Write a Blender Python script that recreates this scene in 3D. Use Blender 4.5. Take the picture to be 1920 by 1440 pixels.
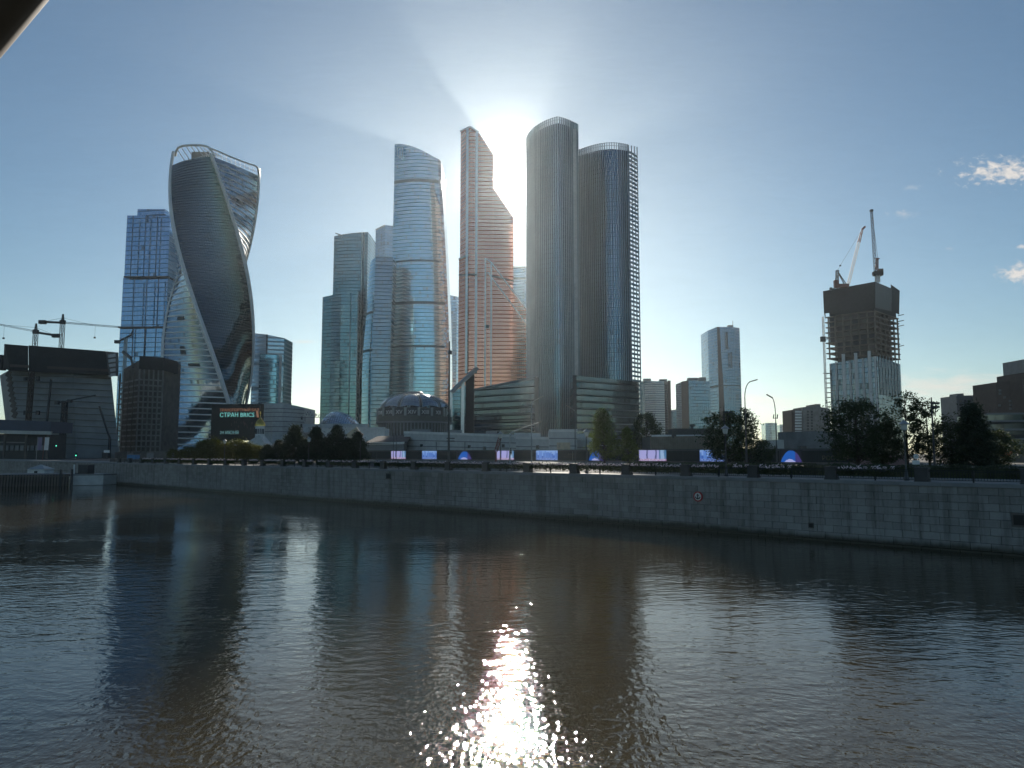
import bpy, bmesh, math, random
from mathutils import Vector, Matrix

random.seed(7)
for o in list(bpy.data.objects):
    bpy.data.objects.remove(o, do_unlink=True)
SC = bpy.context.scene
COL = SC.collection
R = math.radians

# ------------------------------------------------------------------ camera
FPX, W0, H0, CAMZ = 1400.0, 1920.0, 1440.0, 8.0
TH = math.atan(130.0 / FPX)                     # the lens looks slightly upward
cT, sT = math.cos(TH), math.sin(TH)
cam = bpy.data.cameras.new('camera')
cam.sensor_width = 36.0
cam.lens = FPX / W0 * 36.0
cam.clip_start, cam.clip_end = 0.1, 30000
cam_o = bpy.data.objects.new('camera', cam)
COL.objects.link(cam_o)
cam_o.location = (0, 0, CAMZ)
cam_o.rotation_euler = (R(90) + TH, 0, 0)
SC.camera = cam_o

# ------------------------------------------------------------------ sky, sun, exposure
SUN_EL, SUN_AZ = R(20.6), R(-0.2)               # straight ahead, between two towers
SC.view_settings.view_transform = 'Standard'
SC.view_settings.look = 'None'
SC.view_settings.exposure = 0.2
SC.view_settings.gamma = 1.0
SC.view_settings.use_curve_mapping = False
sun_dir = Vector((math.sin(SUN_AZ) * math.cos(SUN_EL), math.cos(SUN_AZ) * math.cos(SUN_EL), math.sin(SUN_EL)))

world = bpy.data.worlds.new('World')
SC.world = world
world.use_nodes = True
wt = world.node_tree
wt.nodes.clear()


class NT:
    """small helper for writing node trees"""
    def __init__(self, tree):
        self.t = tree
    def n(self, kind, **kw):
        nd = self.t.nodes.new(kind)
        for k, v in kw.items():
            setattr(nd, k, v)
        return nd
    def inp(self, sock, v):
        if hasattr(v, 'is_linked') or v.__class__.__name__.startswith('NodeSocket'):
            self.t.links.new(v, sock)
        elif v is not None:
            sock.default_value = v
    def m(self, op, a, b=None, c=None, clamp=False):
        nd = self.n('ShaderNodeMath', operation=op, use_clamp=clamp)
        self.inp(nd.inputs[0], a)
        if b is not None: self.inp(nd.inputs[1], b)
        if c is not None: self.inp(nd.inputs[2], c)
        return nd.outputs[0]
    def vm(self, op, a, b=None, out=0):
        nd = self.n('ShaderNodeVectorMath', operation=op)
        self.inp(nd.inputs[0], a)
        if b is not None: self.inp(nd.inputs[1], b)
        return nd.outputs[out]
    def mix(self, f, a, b):
        nd = self.n('ShaderNodeMix', data_type='RGBA')
        self.inp(nd.inputs[0], f)
        self.inp(nd.inputs[6], a if not isinstance(a, tuple) else (a + (1,) if len(a) == 3 else a))
        self.inp(nd.inputs[7], b if not isinstance(b, tuple) else (b + (1,) if len(b) == 3 else b))
        return nd.outputs[2]
    def sep(self, v):
        nd = self.n('ShaderNodeSeparateXYZ'); self.inp(nd.inputs[0], v)
        return nd.outputs
    def comb(self, x, y, z):
        nd = self.n('ShaderNodeCombineXYZ')
        for i, v in enumerate((x, y, z)): self.inp(nd.inputs[i], v)
        return nd.outputs[0]
    def noise(self, vec, scale, detail=3.0, rough=0.55, dist=0.0, out=0):
        nd = self.n('ShaderNodeTexNoise')
        self.inp(nd.inputs['Vector'], vec)
        nd.inputs['Scale'].default_value = scale
        nd.inputs['Detail'].default_value = detail
        nd.inputs['Roughness'].default_value = rough
        nd.inputs['Distortion'].default_value = dist
        return nd.outputs[out]
    def ramp(self, f, lo, hi):
        nd = self.n('ShaderNodeMapRange', interpolation_type='SMOOTHSTEP')
        self.inp(nd.inputs[0], f); nd.inputs[1].default_value = lo; nd.inputs[2].default_value = hi
        return nd.outputs[0]


def ray(u, v):
    dx, dy = (u - W0 / 2) / FPX, (H0 / 2 - v) / FPX
    return dx, cT - dy * sT, dy * cT + sT


def build_sky():
    k = NT(wt)
    out = k.n('ShaderNodeOutputWorld')
    sky = k.n('ShaderNodeTexSky', sky_type='NISHITA')
    sky.sun_disc = False
    sky.sun_elevation = SUN_EL
    sky.sun_rotation = SUN_AZ
    sky.altitude = 150
    sky.air_density = 1.0
    sky.dust_density = 0.3
    sky.ozone_density = 2.2
    tc = k.n('ShaderNodeTexCoord').outputs['Generated']
    d = k.vm('NORMALIZE', tc)
    # bright aureole of the low sun in the hazy air
    cosa = k.vm('DOT_PRODUCT', d, tuple(sun_dir), out=1)
    ang = k.m('MULTIPLY', k.m('ARCCOSINE', k.m('MINIMUM', cosa, 0.9999999)), 57.2958)   # degrees
    g1 = k.m('MULTIPLY', k.m('EXPONENT', k.m('MULTIPLY', ang, -1 / 0.9)), 200.0)
    g2 = k.m('MULTIPLY', k.m('EXPONENT', k.m('MULTIPLY', ang, -1 / 2.0)), 11.0)
    g3 = k.m('MULTIPLY', k.m('EXPONENT', k.m('MULTIPLY', ang, -1 / 9.0)), 0.25)
    glow = k.m('ADD', k.m('ADD', g1, g2), g3)
    gl = k.vm('SCALE', (1.0, 0.96, 0.90))
    k.t.links.new(glow, gl.node.inputs['Scale'])
    base = k.vm('ADD', k.vm('MULTIPLY', sky.outputs[0], (0.90, 1.045, 1.05)), gl)
    # a few small fair-weather clouds and low warm streaks
    x, y, z = k.sep(d)
    px = k.m('MULTIPLY', k.m('DIVIDE', x, k.m('MAXIMUM', y, 0.02)), 100.0)
    pz = k.m('MULTIPLY', k.m('DIVIDE', z, k.m('MAXIMUM', y, 0.02)), 100.0)
    nz = k.noise(k.comb(px, k.m('MULTIPLY', pz, 1.7), 3.1), 0.8, 5.0, 0.58, 0.4)
    nl = k.noise(k.comb(k.m('MULTIPLY', px, 0.25), k.m('MULTIPLY', pz, 1.2), 8.3), 0.9, 4.0, 0.6, 0.6)
    clouds = [  # pixel column, row, half width, half height, strength, noise weight, streaky
        (1884, 322, 104, 30, 1.0, 1.5, 0), (1912, 512, 46, 27, 1.0, 1.2, 0), (1918, 463, 14, 6, 0.7, 1.2, 0),
        (1692, 402, 30, 9, 0.30, 1.4, 0), (1712, 352, 22, 7, 0.22, 1.4, 0),
        (1780, 466, 16, 6, 0.2, 1.3, 0),
        (1310, 702, 26, 8, 0.55, 1.0, 1), (572, 641, 40, 6, 0.5, 1.0, 1),
        (1790, 728, 190, 40, 0.8, 0.8, 1), (1450, 752, 150, 22, 0.6, 0.9, 1)]
    col = base
    for (u, v, hu, hv, st, wn, streak) in clouds:
        rx, ry, rz = ray(u, v)
        cx, cz = rx / ry * 100, rz / ry * 100
        ex = k.m('DIVIDE', k.m('SUBTRACT', px, cx), hu / FPX * 100)
        ez = k.m('DIVIDE', k.m('SUBTRACT', pz, cz), hv / FPX * 100)
        r2 = k.m('SQRT', k.m('ADD', k.m('MULTIPLY', ex, ex), k.m('MULTIPLY', ez, ez)))
        nn = k.m('MULTIPLY', k.m('SUBTRACT', nl if streak else nz, 0.5), wn * 2.0)
        f = k.ramp(k.m('ADD', k.m('SUBTRACT', 1.0, r2), nn), 0.0, 1.2 if streak else 1.15)
        f = k.m('MULTIPLY', k.m('MULTIPLY', f, st), k.m('GREATER_THAN', y, 0.05))
        cc = k.mix(nz, (8.0, 7.7, 7.6), (12.0, 11.4, 10.8)) if not streak else (10.5, 9.6, 8.6, 1)
        col = k.mix(f, col, cc)
    # slow unevenness of the haze
    un = k.vm('SCALE', col); k.inp(un.node.inputs['Scale'], k.m('ADD', 0.955, k.m('MULTIPLY', nl, 0.09)))
    bg = k.n('ShaderNodeBackground')
    k.inp(bg.inputs[0], un)
    bg.inputs[1].default_value = 0.062
    k.t.links.new(bg.outputs[0], out.inputs[0])


build_sky()
sun = bpy.data.lights.new('sun', 'SUN')
sun.energy = 5.0
sun.angle = R(0.53)
sun.color = (1.0, 0.92, 0.80)
sun_o = bpy.data.objects.new('sun', sun)
COL.objects.link(sun_o)
sun_o.location = (0, 200, 400)
sun_o.rotation_euler = (-sun_dir).to_track_quat('-Z', 'Y').to_euler()

SC.cycles.max_bounces = 6
SC.cycles.diffuse_bounces = 1
SC.cycles.glossy_bounces = 3
SC.cycles.transmission_bounces = 4
SC.cycles.volume_bounces = 0
SC.cycles.transparent_max_bounces = 8
SC.cycles.sample_clamp_indirect = 6.0
SC.cycles.caustics_reflective = False
SC.cycles.caustics_refractive = False

# ------------------------------------------------------------------ positions
def P(u, v, D):
    """world point seen at photo pixel (u, v), D metres ahead"""
    x, y, z = ray(u, v)
    t = D / y
    return Vector((x * t, D, CAMZ + z * t))
def Zv(v, D):
    return P(960, v, D).z
def XU(u, D, z):
    """x of a point at depth D, height z in photo column u"""
    m = (z - CAMZ) / D
    dy = (m * cT - sT) / (cT + m * sT)
    return (u - W0 / 2) / FPX * D / (cT - dy * sT)
def onz(u, v, z):
    x, y, zz = ray(u, v)
    t = (z - CAMZ) / zz
    return Vector((x * t, y * t, z))
# the embankment wall: its foot on the water runs through these two pixels
_a, _b = onz(480, 929, 0), onz(1920, 1044, 0)
DV = (_a - _b).normalized()                     # along the wall, towards the left of the picture
NV = Vector((-DV.y, DV.x, 0))
if NV.y < 0: NV = -NV
WALLP = _a.dot(NV)
def W(s, p, z=0.0):
    v = NV * p + DV * s
    return Vector((v.x, v.y, z))
def CP(u, p, z):
    """point in column u on the line p metres behind the camera-side origin, parallel to the wall"""
    D = 100.0
    for _ in range(12):
        x = XU(u, D, z)
        D = p / (NV.y + NV.x * x / D)
    return Vector((XU(u, D, z), D, z))
def sof(v):
    return v.dot(DV)
GZ = 5.5                                        # level of the bank
TOPZ = 5.6                                      # top of the wall

# ------------------------------------------------------------------ object helpers
class MB:
    """collects faces for ONE mesh object"""
    def __init__(self):
        self.v, self.f, self.uv, self.mi, self.sm = [], [], [], [], []
    def face(self, pts, uv=None, mi=0, smooth=False):
        b = len(self.v)
        self.v.extend([tuple(p) for p in pts])
        self.f.append(tuple(range(b, b + len(pts))))
        self.uv.extend(uv if uv else [(0, 0)] * len(pts))
        self.mi.append(mi); self.sm.append(smooth)
    def grid(self, rows, uvs=None, mi=0, smooth=True, closed=False):
        """rows: list of equally long point lists, shared vertices"""
        nr, nc = len(rows), len(rows[0])
        b = len(self.v)
        for r in rows: self.v.extend([tuple(p) for p in r])
        for i in range(nr - 1):
            for j in range(nc if closed else nc - 1):
                j2 = (j + 1) % nc
                q = (b + i * nc + j, b + i * nc + j2, b + (i + 1) * nc + j2, b + (i + 1) * nc + j)
                self.f.append(q)
                if uvs: self.uv.extend([uvs[i][j], uvs[i][j2], uvs[i + 1][j2], uvs[i + 1][j]])
                else: self.uv.extend([(0, 0)] * 4)
                self.mi.append(mi); self.sm.append(smooth)
    def box(self, c, s, M=None, mi=0):
        """centre c, full sizes s, optional 3x3 / 4x4 orientation"""
        hx, hy, hz = s[0] / 2, s[1] / 2, s[2] / 2
        c = Vector(c)
        pts = []
        for sx, sy, sz in ((-1, -1, -1), (1, -1, -1), (1, 1, -1), (-1, 1, -1), (-1, -1, 1), (1, -1, 1), (1, 1, 1), (-1, 1, 1)):
            q = Vector((sx * hx, sy * hy, sz * hz))
            if M is not None: q = M @ q
            pts.append(c + q)
        b = len(self.v)
        self.v.extend([tuple(p) for p in pts])
        dims = {0: (s[0], s[1]), 1: (s[0], s[2]), 2: (s[1], s[2])}
        for f, a in (((3, 2, 1, 0), 0), ((4, 5, 6, 7), 0), ((0, 1, 5, 4), 1), ((1, 2, 6, 5), 2), ((2, 3, 7, 6), 1), ((3, 0, 4, 7), 2)):
            self.f.append(tuple(b + i for i in f))
            w, h = dims[a]
            self.uv.extend([(0, 0), (w, 0), (w, h), (0, h)])
            self.mi.append(mi); self.sm.append(False)
    def bar(self, p, q, w, h=None, mi=0):
        """square bar from p to q"""
        p, q = Vector(p), Vector(q)
        d = q - p
        L = d.length
        if L < 1e-6: return
        M = d.to_track_quat('Z', 'Y').to_matrix()
        self.box((p + q) / 2, (w, h or w, L), M, mi)
    def tube(self, pts, rad, n=8, mi=0, cap=True):
        pts = [Vector(p) for p in pts]
        rows = []
        for i, p in enumerate(pts):
            d = (pts[min(i + 1, len(pts) - 1)] - pts[max(i - 1, 0)]).normalized()
            M = d.to_track_quat('Z', 'Y').to_matrix()
            r = rad[i] if isinstance(rad, (list, tuple)) else rad
            rows.append([p + M @ Vector((math.cos(2 * math.pi * j / n) * r, math.sin(2 * math.pi * j / n) * r, 0)) for j in range(n)])
        self.grid(rows, None, mi, True, True)
        if cap:
            self.face(list(reversed(rows[0])), None, mi)
            self.face(rows[-1], None, mi)
    def lathe(self, c, prof, n=24, mi=0, smooth=True):
        """prof: (radius, z) list from bottom to top"""
        c = Vector(c)
        rows = [[c + Vector((r * math.cos(2 * math.pi * j / n), r * math.sin(2 * math.pi * j / n), z)) for j in range(n)] for r, z in prof]
        self.grid(rows, [[(2 * math.pi * prof[i][0] * j / n, prof[i][1]) for j in range(n)] for i in range(len(prof))], mi, smooth, True)
    def prism(self, poly, z0, z1, mi=0, top=True):
        """vertical walls over a plan polygon, z1 a height or one per corner; uv in metres"""
        n = len(poly)
        zt = z1 if isinstance(z1, (list, tuple)) else [z1] * n
        a = 0.0
        for i in range(n):
            j = (i + 1) % n
            p, q = poly[i], poly[j]
            L = math.hypot(q[0] - p[0], q[1] - p[1])
            self.face([(p[0], p[1], z0), (q[0], q[1], z0), (q[0], q[1], zt[j]), (p[0], p[1], zt[i])],
                      [(a, z0), (a + L, z0), (a + L, zt[j]), (a, zt[i])], mi)
            a += L
        if top:
            self.face([(p[0], p[1], zt[i]) for i, p in enumerate(poly)], [(p[0], p[1]) for p in poly], mi)
    def mesh(self, name):
        me = bpy.data.meshes.new(name)
        me.from_pydata(self.v, [], self.f)
        uvl = me.uv_layers.new(name='UVMap')
        flat = [c for t in self.uv for c in t]
        uvl.data.foreach_set('uv', flat)
        me.polygons.foreach_set('material_index', self.mi)
        me.polygons.foreach_set('use_smooth', self.sm)
        me.update()
        return me
    def build(self, name, mat, parent=None, kind=None):
        me = self.mesh(name)
        for m_ in (mat if isinstance(mat, (list, tuple)) else [mat]):
            me.materials.append(m_)
        return link(name, me, parent, kind)


def link(name, data, parent=None, kind=None):
    o = bpy.data.objects.new(name, data)
    COL.objects.link(o)
    if parent is not None:
        o.parent = parent
        o.matrix_parent_inverse = Matrix.Translation(-parent_loc(parent))
    if kind: o['kind'] = kind
    return o
def parent_loc(o):
    v = Vector(o.location)
    while o.parent is not None:
        return Vector((0, 0, 0)) if False else v_world(o)
    return v
def v_world(o):
    # things sit at their own location, parts at the origin of the world
    r = o
    while r.parent is not None: r = r.parent
    return Vector((0, 0, 0)) if o.parent is not None else Vector(r.location)
def thing(name, label, cat, loc=(0, 0, 0), group=None):
    o = bpy.data.objects.new(name, None)
    COL.objects.link(o)
    o.empty_display_size = 1.0
    o.location = loc
    o['label'] = label; o['category'] = cat
    if group: o['group'] = group
    return o
def tag(o, label, cat, group=None):
    o['label'] = label; o['category'] = cat
    if group: o['group'] = group
    return o
def struct(o):
    o['kind'] = 'structure'
    return o
def copy_thing(root, loc, label, rotz=0.0, scale=1.0):
    r = root.copy(); COL.objects.link(r)
    r.location = loc; r.rotation_euler = (0, 0, rotz)
    r.scale = scale if isinstance(scale, tuple) else (scale,) * 3
    r['label'] = label
    for ch in list(root.children):
        c = ch.copy(); COL.objects.link(c); c.parent = r
        for g in list(ch.children):
            d = g.copy(); COL.objects.link(d); d.parent = c
    return r

# ------------------------------------------------------------------ materials
def new_mat(name):
    m = bpy.data.materials.new(name)
    m.use_nodes = True
    k = NT(m.node_tree)
    bs = m.node_tree.nodes['Principled BSDF']
    return m, k, bs
def plain(name, col, rough=0.6, metal=0.0, var=0.15, scale=0.6, bump=0.0, spec=0.5):
    """painted or raw surface with slow uneven wear"""
    m, k, bs = new_mat(name)
    g = k.n('ShaderNodeNewGeometry').outputs['Position']
    a = k.noise(g, scale, 5.0, 0.6)
    b = k.noise(g, scale * 0.13, 3.0, 0.5)
    f = k.m('ADD', k.m('MULTIPLY', a, 0.6), k.m('MULTIPLY', b, 0.4))
    f = k.ramp(f, 0.3, 0.7)
    lo = tuple(c * (1 - var) for c in col); hi = tuple(min(1, c * (1 + var)) for c in col)
    k.inp(bs.inputs['Base Color'], k.mix(f, lo, hi))
    bs.inputs['Roughness'].default_value = rough
    bs.inputs['Metallic'].default_value = metal
    bs.inputs['Specular IOR Level'].default_value = spec
    if bump:
        bp = k.n('ShaderNodeBump'); bp.inputs['Strength'].default_value = bump; bp.inputs['Distance'].default_value = 0.02
        k.inp(bp.inputs['Height'], a); k.inp(bs.inputs['Normal'], bp.outputs[0])
    return m
def emit(name, col, strength):
    m, k, bs = new_mat(name)
    bs.inputs['Base Color'].default_value = tuple(c * 0.1 for c in col) + (1,)
    bs.inputs['Emission Color'].default_value = col + (1,)
    bs.inputs['Emission Strength'].default_value = strength
    return m
def facade(name, tint, floor=4.2, mull=1.5, line=(0.05, 0.055, 0.06), lw=0.10, mw=0.06, rough=0.09, metal=0.9,
           tilt=0.006, var=0.22, dark=0.06, spandrel=None, sp=0.28, wave=0.004):
    """curtain wall: every pane has its own tone and a slightly different tilt (uv in metres)"""
    m, k, bs = new_mat(name)
    uv = k.n('ShaderNodeUVMap').outputs[0]
    x, y, _ = k.sep(uv)
    fx, fy = k.m('DIVIDE', x, mull), k.m('DIVIDE', y, floor)
    cell = k.comb(k.m('FLOOR', fx), k.m('FLOOR', fy), 0.0)
    wn = k.n('ShaderNodeTexWhiteNoise', noise_dimensions='2D'); k.inp(wn.inputs['Vector'], cell)
    rnd, rcol = wn.outputs['Value'], wn.outputs['Color']
    big = k.noise(k.comb(k.m('MULTIPLY', x, 0.02), k.m('MULTIPLY', y, 0.035), 1.3), 1.0, 3.0, 0.6)
    lo = tuple(c * (1 - var) for c in tint); hi = tuple(min(1, c * (1 + var)) for c in tint)
    col = k.mix(k.m('ADD', k.m('MULTIPLY', rnd, 0.55), k.m('MULTIPLY', big, 0.45)), lo, hi)
    col = k.mix(k.m('LESS_THAN', rnd, dark), col, tuple(c * 0.35 for c in tint))
    ly = k.m('FRACT', fy); lx = k.m('FRACT', fx)
    if spandrel:
        col = k.mix(k.m('LESS_THAN', ly, sp), col, spandrel)
    ln = k.m('MAXIMUM', k.m('LESS_THAN', ly, lw), k.m('LESS_THAN', lx, mw))
    col = k.mix(ln, col, line)
    k.inp(bs.inputs['Base Color'], col)
    k.inp(bs.inputs['Metallic'], k.m('SUBTRACT', metal, k.m('MULTIPLY', ln, metal * 0.7)))
    k.inp(bs.inputs['Roughness'], k.m('ADD', rough, k.m('MULTIPLY', ln, 0.3)))
    nrm = k.n('ShaderNodeNewGeometry').outputs['Normal']
    off = k.vm('SUBTRACT', rcol, (0.5, 0.5, 0.5))
    sc = k.vm('SCALE', off); sc.node.inputs['Scale'].default_value = tilt * 2
    wv = k.noise(k.comb(k.m('MULTIPLY', x, 0.12), k.m('MULTIPLY', y, 0.3), 4.0), 1.0, 2.0, 0.5, 0.0, 1)
    wo = k.vm('SUBTRACT', wv, (0.5, 0.5, 0.5))
    ws = k.vm('SCALE', wo); ws.node.inputs['Scale'].default_value = wave * 2
    k.inp(bs.inputs['Normal'], k.vm('NORMALIZE', k.vm('ADD', k.vm('ADD', nrm, sc), ws)))
    return m


M = {}
M['concrete'] = plain('concrete', (0.26, 0.25, 0.235), 0.85, var=0.25, scale=0.3)
M['slab'] = plain('raw_slab', (0.19, 0.155, 0.125), 0.9, var=0.25, scale=0.3)
M['concrete_dark'] = plain('concrete_dark', (0.15, 0.13, 0.115), 0.9, var=0.3, scale=0.3)
M['netting'] = plain('dark_netting', (0.028, 0.030, 0.032), 0.85, var=0.3, scale=0.5)
M['steel_dark'] = plain('steel_dark', (0.05, 0.05, 0.055), 0.5, 0.3)
M['crane_red'] = plain('crane_red', (0.22, 0.06, 0.045), 0.55)
M['crane_white'] = plain('crane_white', (0.5, 0.5, 0.48), 0.5)
M['ribbon'] = plain('white_ribbon', (0.80, 0.80, 0.80), 0.35, var=0.08)
M['rib'] = plain('rib_metal', (0.78, 0.76, 0.75), 0.32, 0.8, var=0.06)
M['band'] = plain('technical_band', (0.05, 0.085, 0.105), 0.6, var=0.1, spec=0.2)
M['white'] = plain('white_panel', (0.76, 0.76, 0.74), 0.45, var=0.12)
M['pale'] = plain('pale_panel', (0.54, 0.56, 0.56), 0.4, var=0.15)
M['grey'] = plain('grey_panel', (0.22, 0.23, 0.24), 0.45, 0.2, var=0.15)
M['dark'] = plain('dark_panel', (0.045, 0.047, 0.05), 0.5, var=0.2)
M['board'] = plain('black_board', (0.018, 0.02, 0.02), 0.5, var=0.25)
M['brown'] = plain('brown_cladding', (0.085, 0.062, 0.053), 0.7, var=0.2)
M['beige'] = plain('beige_stone', (0.55, 0.46, 0.33), 0.7, var=0.25, scale=0.9)
M['navy'] = plain('navy_fascia', (0.022, 0.04, 0.085), 0.4, var=0.2)
M['gold'] = plain('gilded_dome', (0.75, 0.48, 0.12), 0.25, 1.0, var=0.1)
M['red'] = plain('red_paint', (0.5, 0.035, 0.035), 0.5)
M['black'] = plain('black_paint', (0.012, 0.012, 0.012), 0.5)
M['lamp_grey'] = plain('lamp_post_grey', (0.10, 0.10, 0.10), 0.5, 0.4)
M['lamp_pale'] = plain('galvanised_steel', (0.36, 0.37, 0.37), 0.45, 0.5)
M['lamp_glass'] = plain('lamp_glass', (0.75, 0.74, 0.68), 0.3)
M['blue_paint'] = plain('blue_paint', (0.08, 0.22, 0.42), 0.5)
M['tan'] = plain('tan_fluted', (0.33, 0.27, 0.21), 0.75, var=0.2)
M['bark'] = plain('bark', (0.06, 0.045, 0.032), 0.9, var=0.3, scale=3)
M['orange'] = plain('orange_paint', (0.6, 0.14, 0.05), 0.6)
M['iron'] = plain('cast_iron', (0.018, 0.02, 0.02), 0.5, 0.3)
M['strut'] = plain('brown_strut', (0.10, 0.07, 0.05), 0.45, 0.0, var=0.2, scale=3)

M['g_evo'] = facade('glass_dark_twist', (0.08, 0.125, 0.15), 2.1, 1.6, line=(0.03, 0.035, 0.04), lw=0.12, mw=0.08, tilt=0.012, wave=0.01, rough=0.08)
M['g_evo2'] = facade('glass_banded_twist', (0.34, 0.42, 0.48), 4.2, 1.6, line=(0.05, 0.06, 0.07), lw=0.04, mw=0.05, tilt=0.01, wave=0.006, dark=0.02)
M['g_blue'] = facade('glass_blue', (0.27, 0.42, 0.60), 4.2, 3.0, line=(0.08, 0.12, 0.18), lw=0.14, mw=0.06, tilt=0.006, var=0.10, dark=0.015)
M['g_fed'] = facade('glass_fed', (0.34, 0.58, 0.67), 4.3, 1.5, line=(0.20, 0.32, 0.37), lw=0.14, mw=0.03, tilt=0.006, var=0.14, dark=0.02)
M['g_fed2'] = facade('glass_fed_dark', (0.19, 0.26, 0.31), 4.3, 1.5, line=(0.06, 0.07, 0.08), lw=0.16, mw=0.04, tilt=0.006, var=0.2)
M['g_teal'] = facade('glass_teal', (0.17, 0.30, 0.31), 4.2, 2.0, line=(0.06, 0.08, 0.085), lw=0.14, mw=0.06, tilt=0.006, var=0.2)
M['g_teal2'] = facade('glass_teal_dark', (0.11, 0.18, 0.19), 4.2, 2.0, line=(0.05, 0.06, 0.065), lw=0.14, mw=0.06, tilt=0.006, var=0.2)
M['g_pale'] = facade('glass_pale', (0.42, 0.54, 0.62), 4.2, 3.0, line=(0.16, 0.2, 0.23), lw=0.12, mw=0.05, tilt=0.006)
M['g_copper'] = facade('glass_copper', (1.0, 0.40, 0.27), 4.0, 2.0, line=(0.70, 0.26, 0.17), lw=0.22, mw=0.05, metal=0.92, tilt=0.006, var=0.08, dark=0.0)
M['g_cap'] = facade('glass_capital', (0.18, 0.27, 0.32), 4.0, 3.0, line=(0.07, 0.07, 0.07), lw=0.10, mw=0.05, tilt=0.012, var=0.25)
M['g_cap2'] = facade('glass_capital_blue', (0.17, 0.25, 0.30), 4.0, 3.0, line=(0.06, 0.06, 0.065), lw=0.10, mw=0.05, tilt=0.012, var=0.25)
M['g_pod'] = facade('glass_podium', (0.20, 0.24, 0.25), 5.0, 2.5, line=(0.03, 0.035, 0.04), lw=0.2, mw=0.04, tilt=0.012, var=0.3, spandrel=(0.10, 0.115, 0.12), sp=0.4)
M['g_far'] = facade('glass_far', (0.17, 0.29, 0.39), 3.6, 2.4, line=(0.12, 0.15, 0.18), lw=0.14, mw=0.16, tilt=0.006)
M['g_con'] = facade('glass_new_tower', (0.26, 0.32, 0.37), 4.0, 1.6, line=(0.07, 0.08, 0.09), lw=0.10, mw=0.06, tilt=0.014, var=0.3)
M['g_low'] = facade('glass_low_block', (0.16, 0.19, 0.20), 4.0, 3.0, line=(0.04, 0.045, 0.045), lw=0.25, mw=0.05, tilt=0.01, var=0.3, metal=0.7)
M['roofglass'] = facade('glass_roof', (0.45, 0.55, 0.62), 2.0, 2.0, line=(0.3, 0.33, 0.35), lw=0.1, mw=0.1, tilt=0.03, var=0.3)


def granite():
    m, k, bs = new_mat('granite_wall')
    g = k.n('ShaderNodeNewGeometry').outputs['Position']
    oi = k.n('ShaderNodeObjectInfo').outputs['Random']
    uv = k.n('ShaderNodeUVMap').outputs[0]
    wn = k.n('ShaderNodeTexWhiteNoise', noise_dimensions='2D'); k.inp(wn.inputs['Vector'], uv)
    a = k.noise(g, 5.0, 6.0, 0.7)
    b = k.noise(g, 0.12, 4.0, 0.6)
    x, y, z = k.sep(g)
    strk = k.noise(k.comb(k.m('MULTIPLY', x, 1.2), k.m('MULTIPLY', y, 1.2), k.m('MULTIPLY', z, 0.12)), 1.0, 4.0, 0.65)
    big = k.noise(k.comb(k.m('MULTIPLY', x, 0.05), k.m('MULTIPLY', y, 0.05), k.m('MULTIPLY', z, 0.25)), 1.0, 4.0, 0.6)
    tone = k.m('ADD', k.m('MULTIPLY', wn.outputs['Value'], 0.22), k.m('ADD', k.m('MULTIPLY', a, 0.22), k.m('MULTIPLY', big, 0.56)))
    c = k.mix(k.ramp(tone, 0.25, 0.75), (0.19, 0.182, 0.168), (0.38, 0.368, 0.348))
    c = k.mix(k.m('MULTIPLY', k.ramp(strk, 0.46, 0.68), 0.55), c, (0.085, 0.08, 0.07))
    lime = k.noise(k.comb(k.m('MULTIPLY', x, 2.4), k.m('MULTIPLY', y, 2.4), k.m('MULTIPLY', z, 0.3)), 1.0, 3.0, 0.6)
    c = k.mix(k.m('MULTIPLY', k.ramp(lime, 0.60, 0.75), 0.35), c, (0.42, 0.41, 0.39))      # lime runs
    wet = k.ramp(k.m('ADD', z, k.m('ADD', k.m('MULTIPLY', big, 0.9), k.m('MULTIPLY', strk, 0.8))), 1.75, 1.15)      # algae line left by the river
    c = k.mix(wet, c, (0.035, 0.036, 0.026))
    k.inp(bs.inputs['Base Color'], c)
    k.inp(bs.inputs['Roughness'], k.m('SUBTRACT', 0.75, k.m('MULTIPLY', wet, 0.35)))
    bp = k.n('ShaderNodeBump'); bp.inputs['Strength'].default_value = 0.35; bp.inputs['Distance'].default_value = 0.03
    k.inp(bp.inputs['Height'], a); k.inp(bs.inputs['Normal'], bp.outputs[0])
    return m
M['granite'] = granite()
M['coping'] = plain('granite_coping', (0.24, 0.245, 0.25), 0.7, var=0.2, scale=0.8)
M['paving'] = plain('pavement', (0.24, 0.22, 0.20), 0.8, var=0.15, scale=0.5)
M['asphalt'] = plain('asphalt', (0.055, 0.055, 0.056), 0.85, var=0.2, scale=0.5)
M['earth'] = plain('ground', (0.11, 0.105, 0.09), 0.9, var=0.25, scale=0.05)


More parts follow.
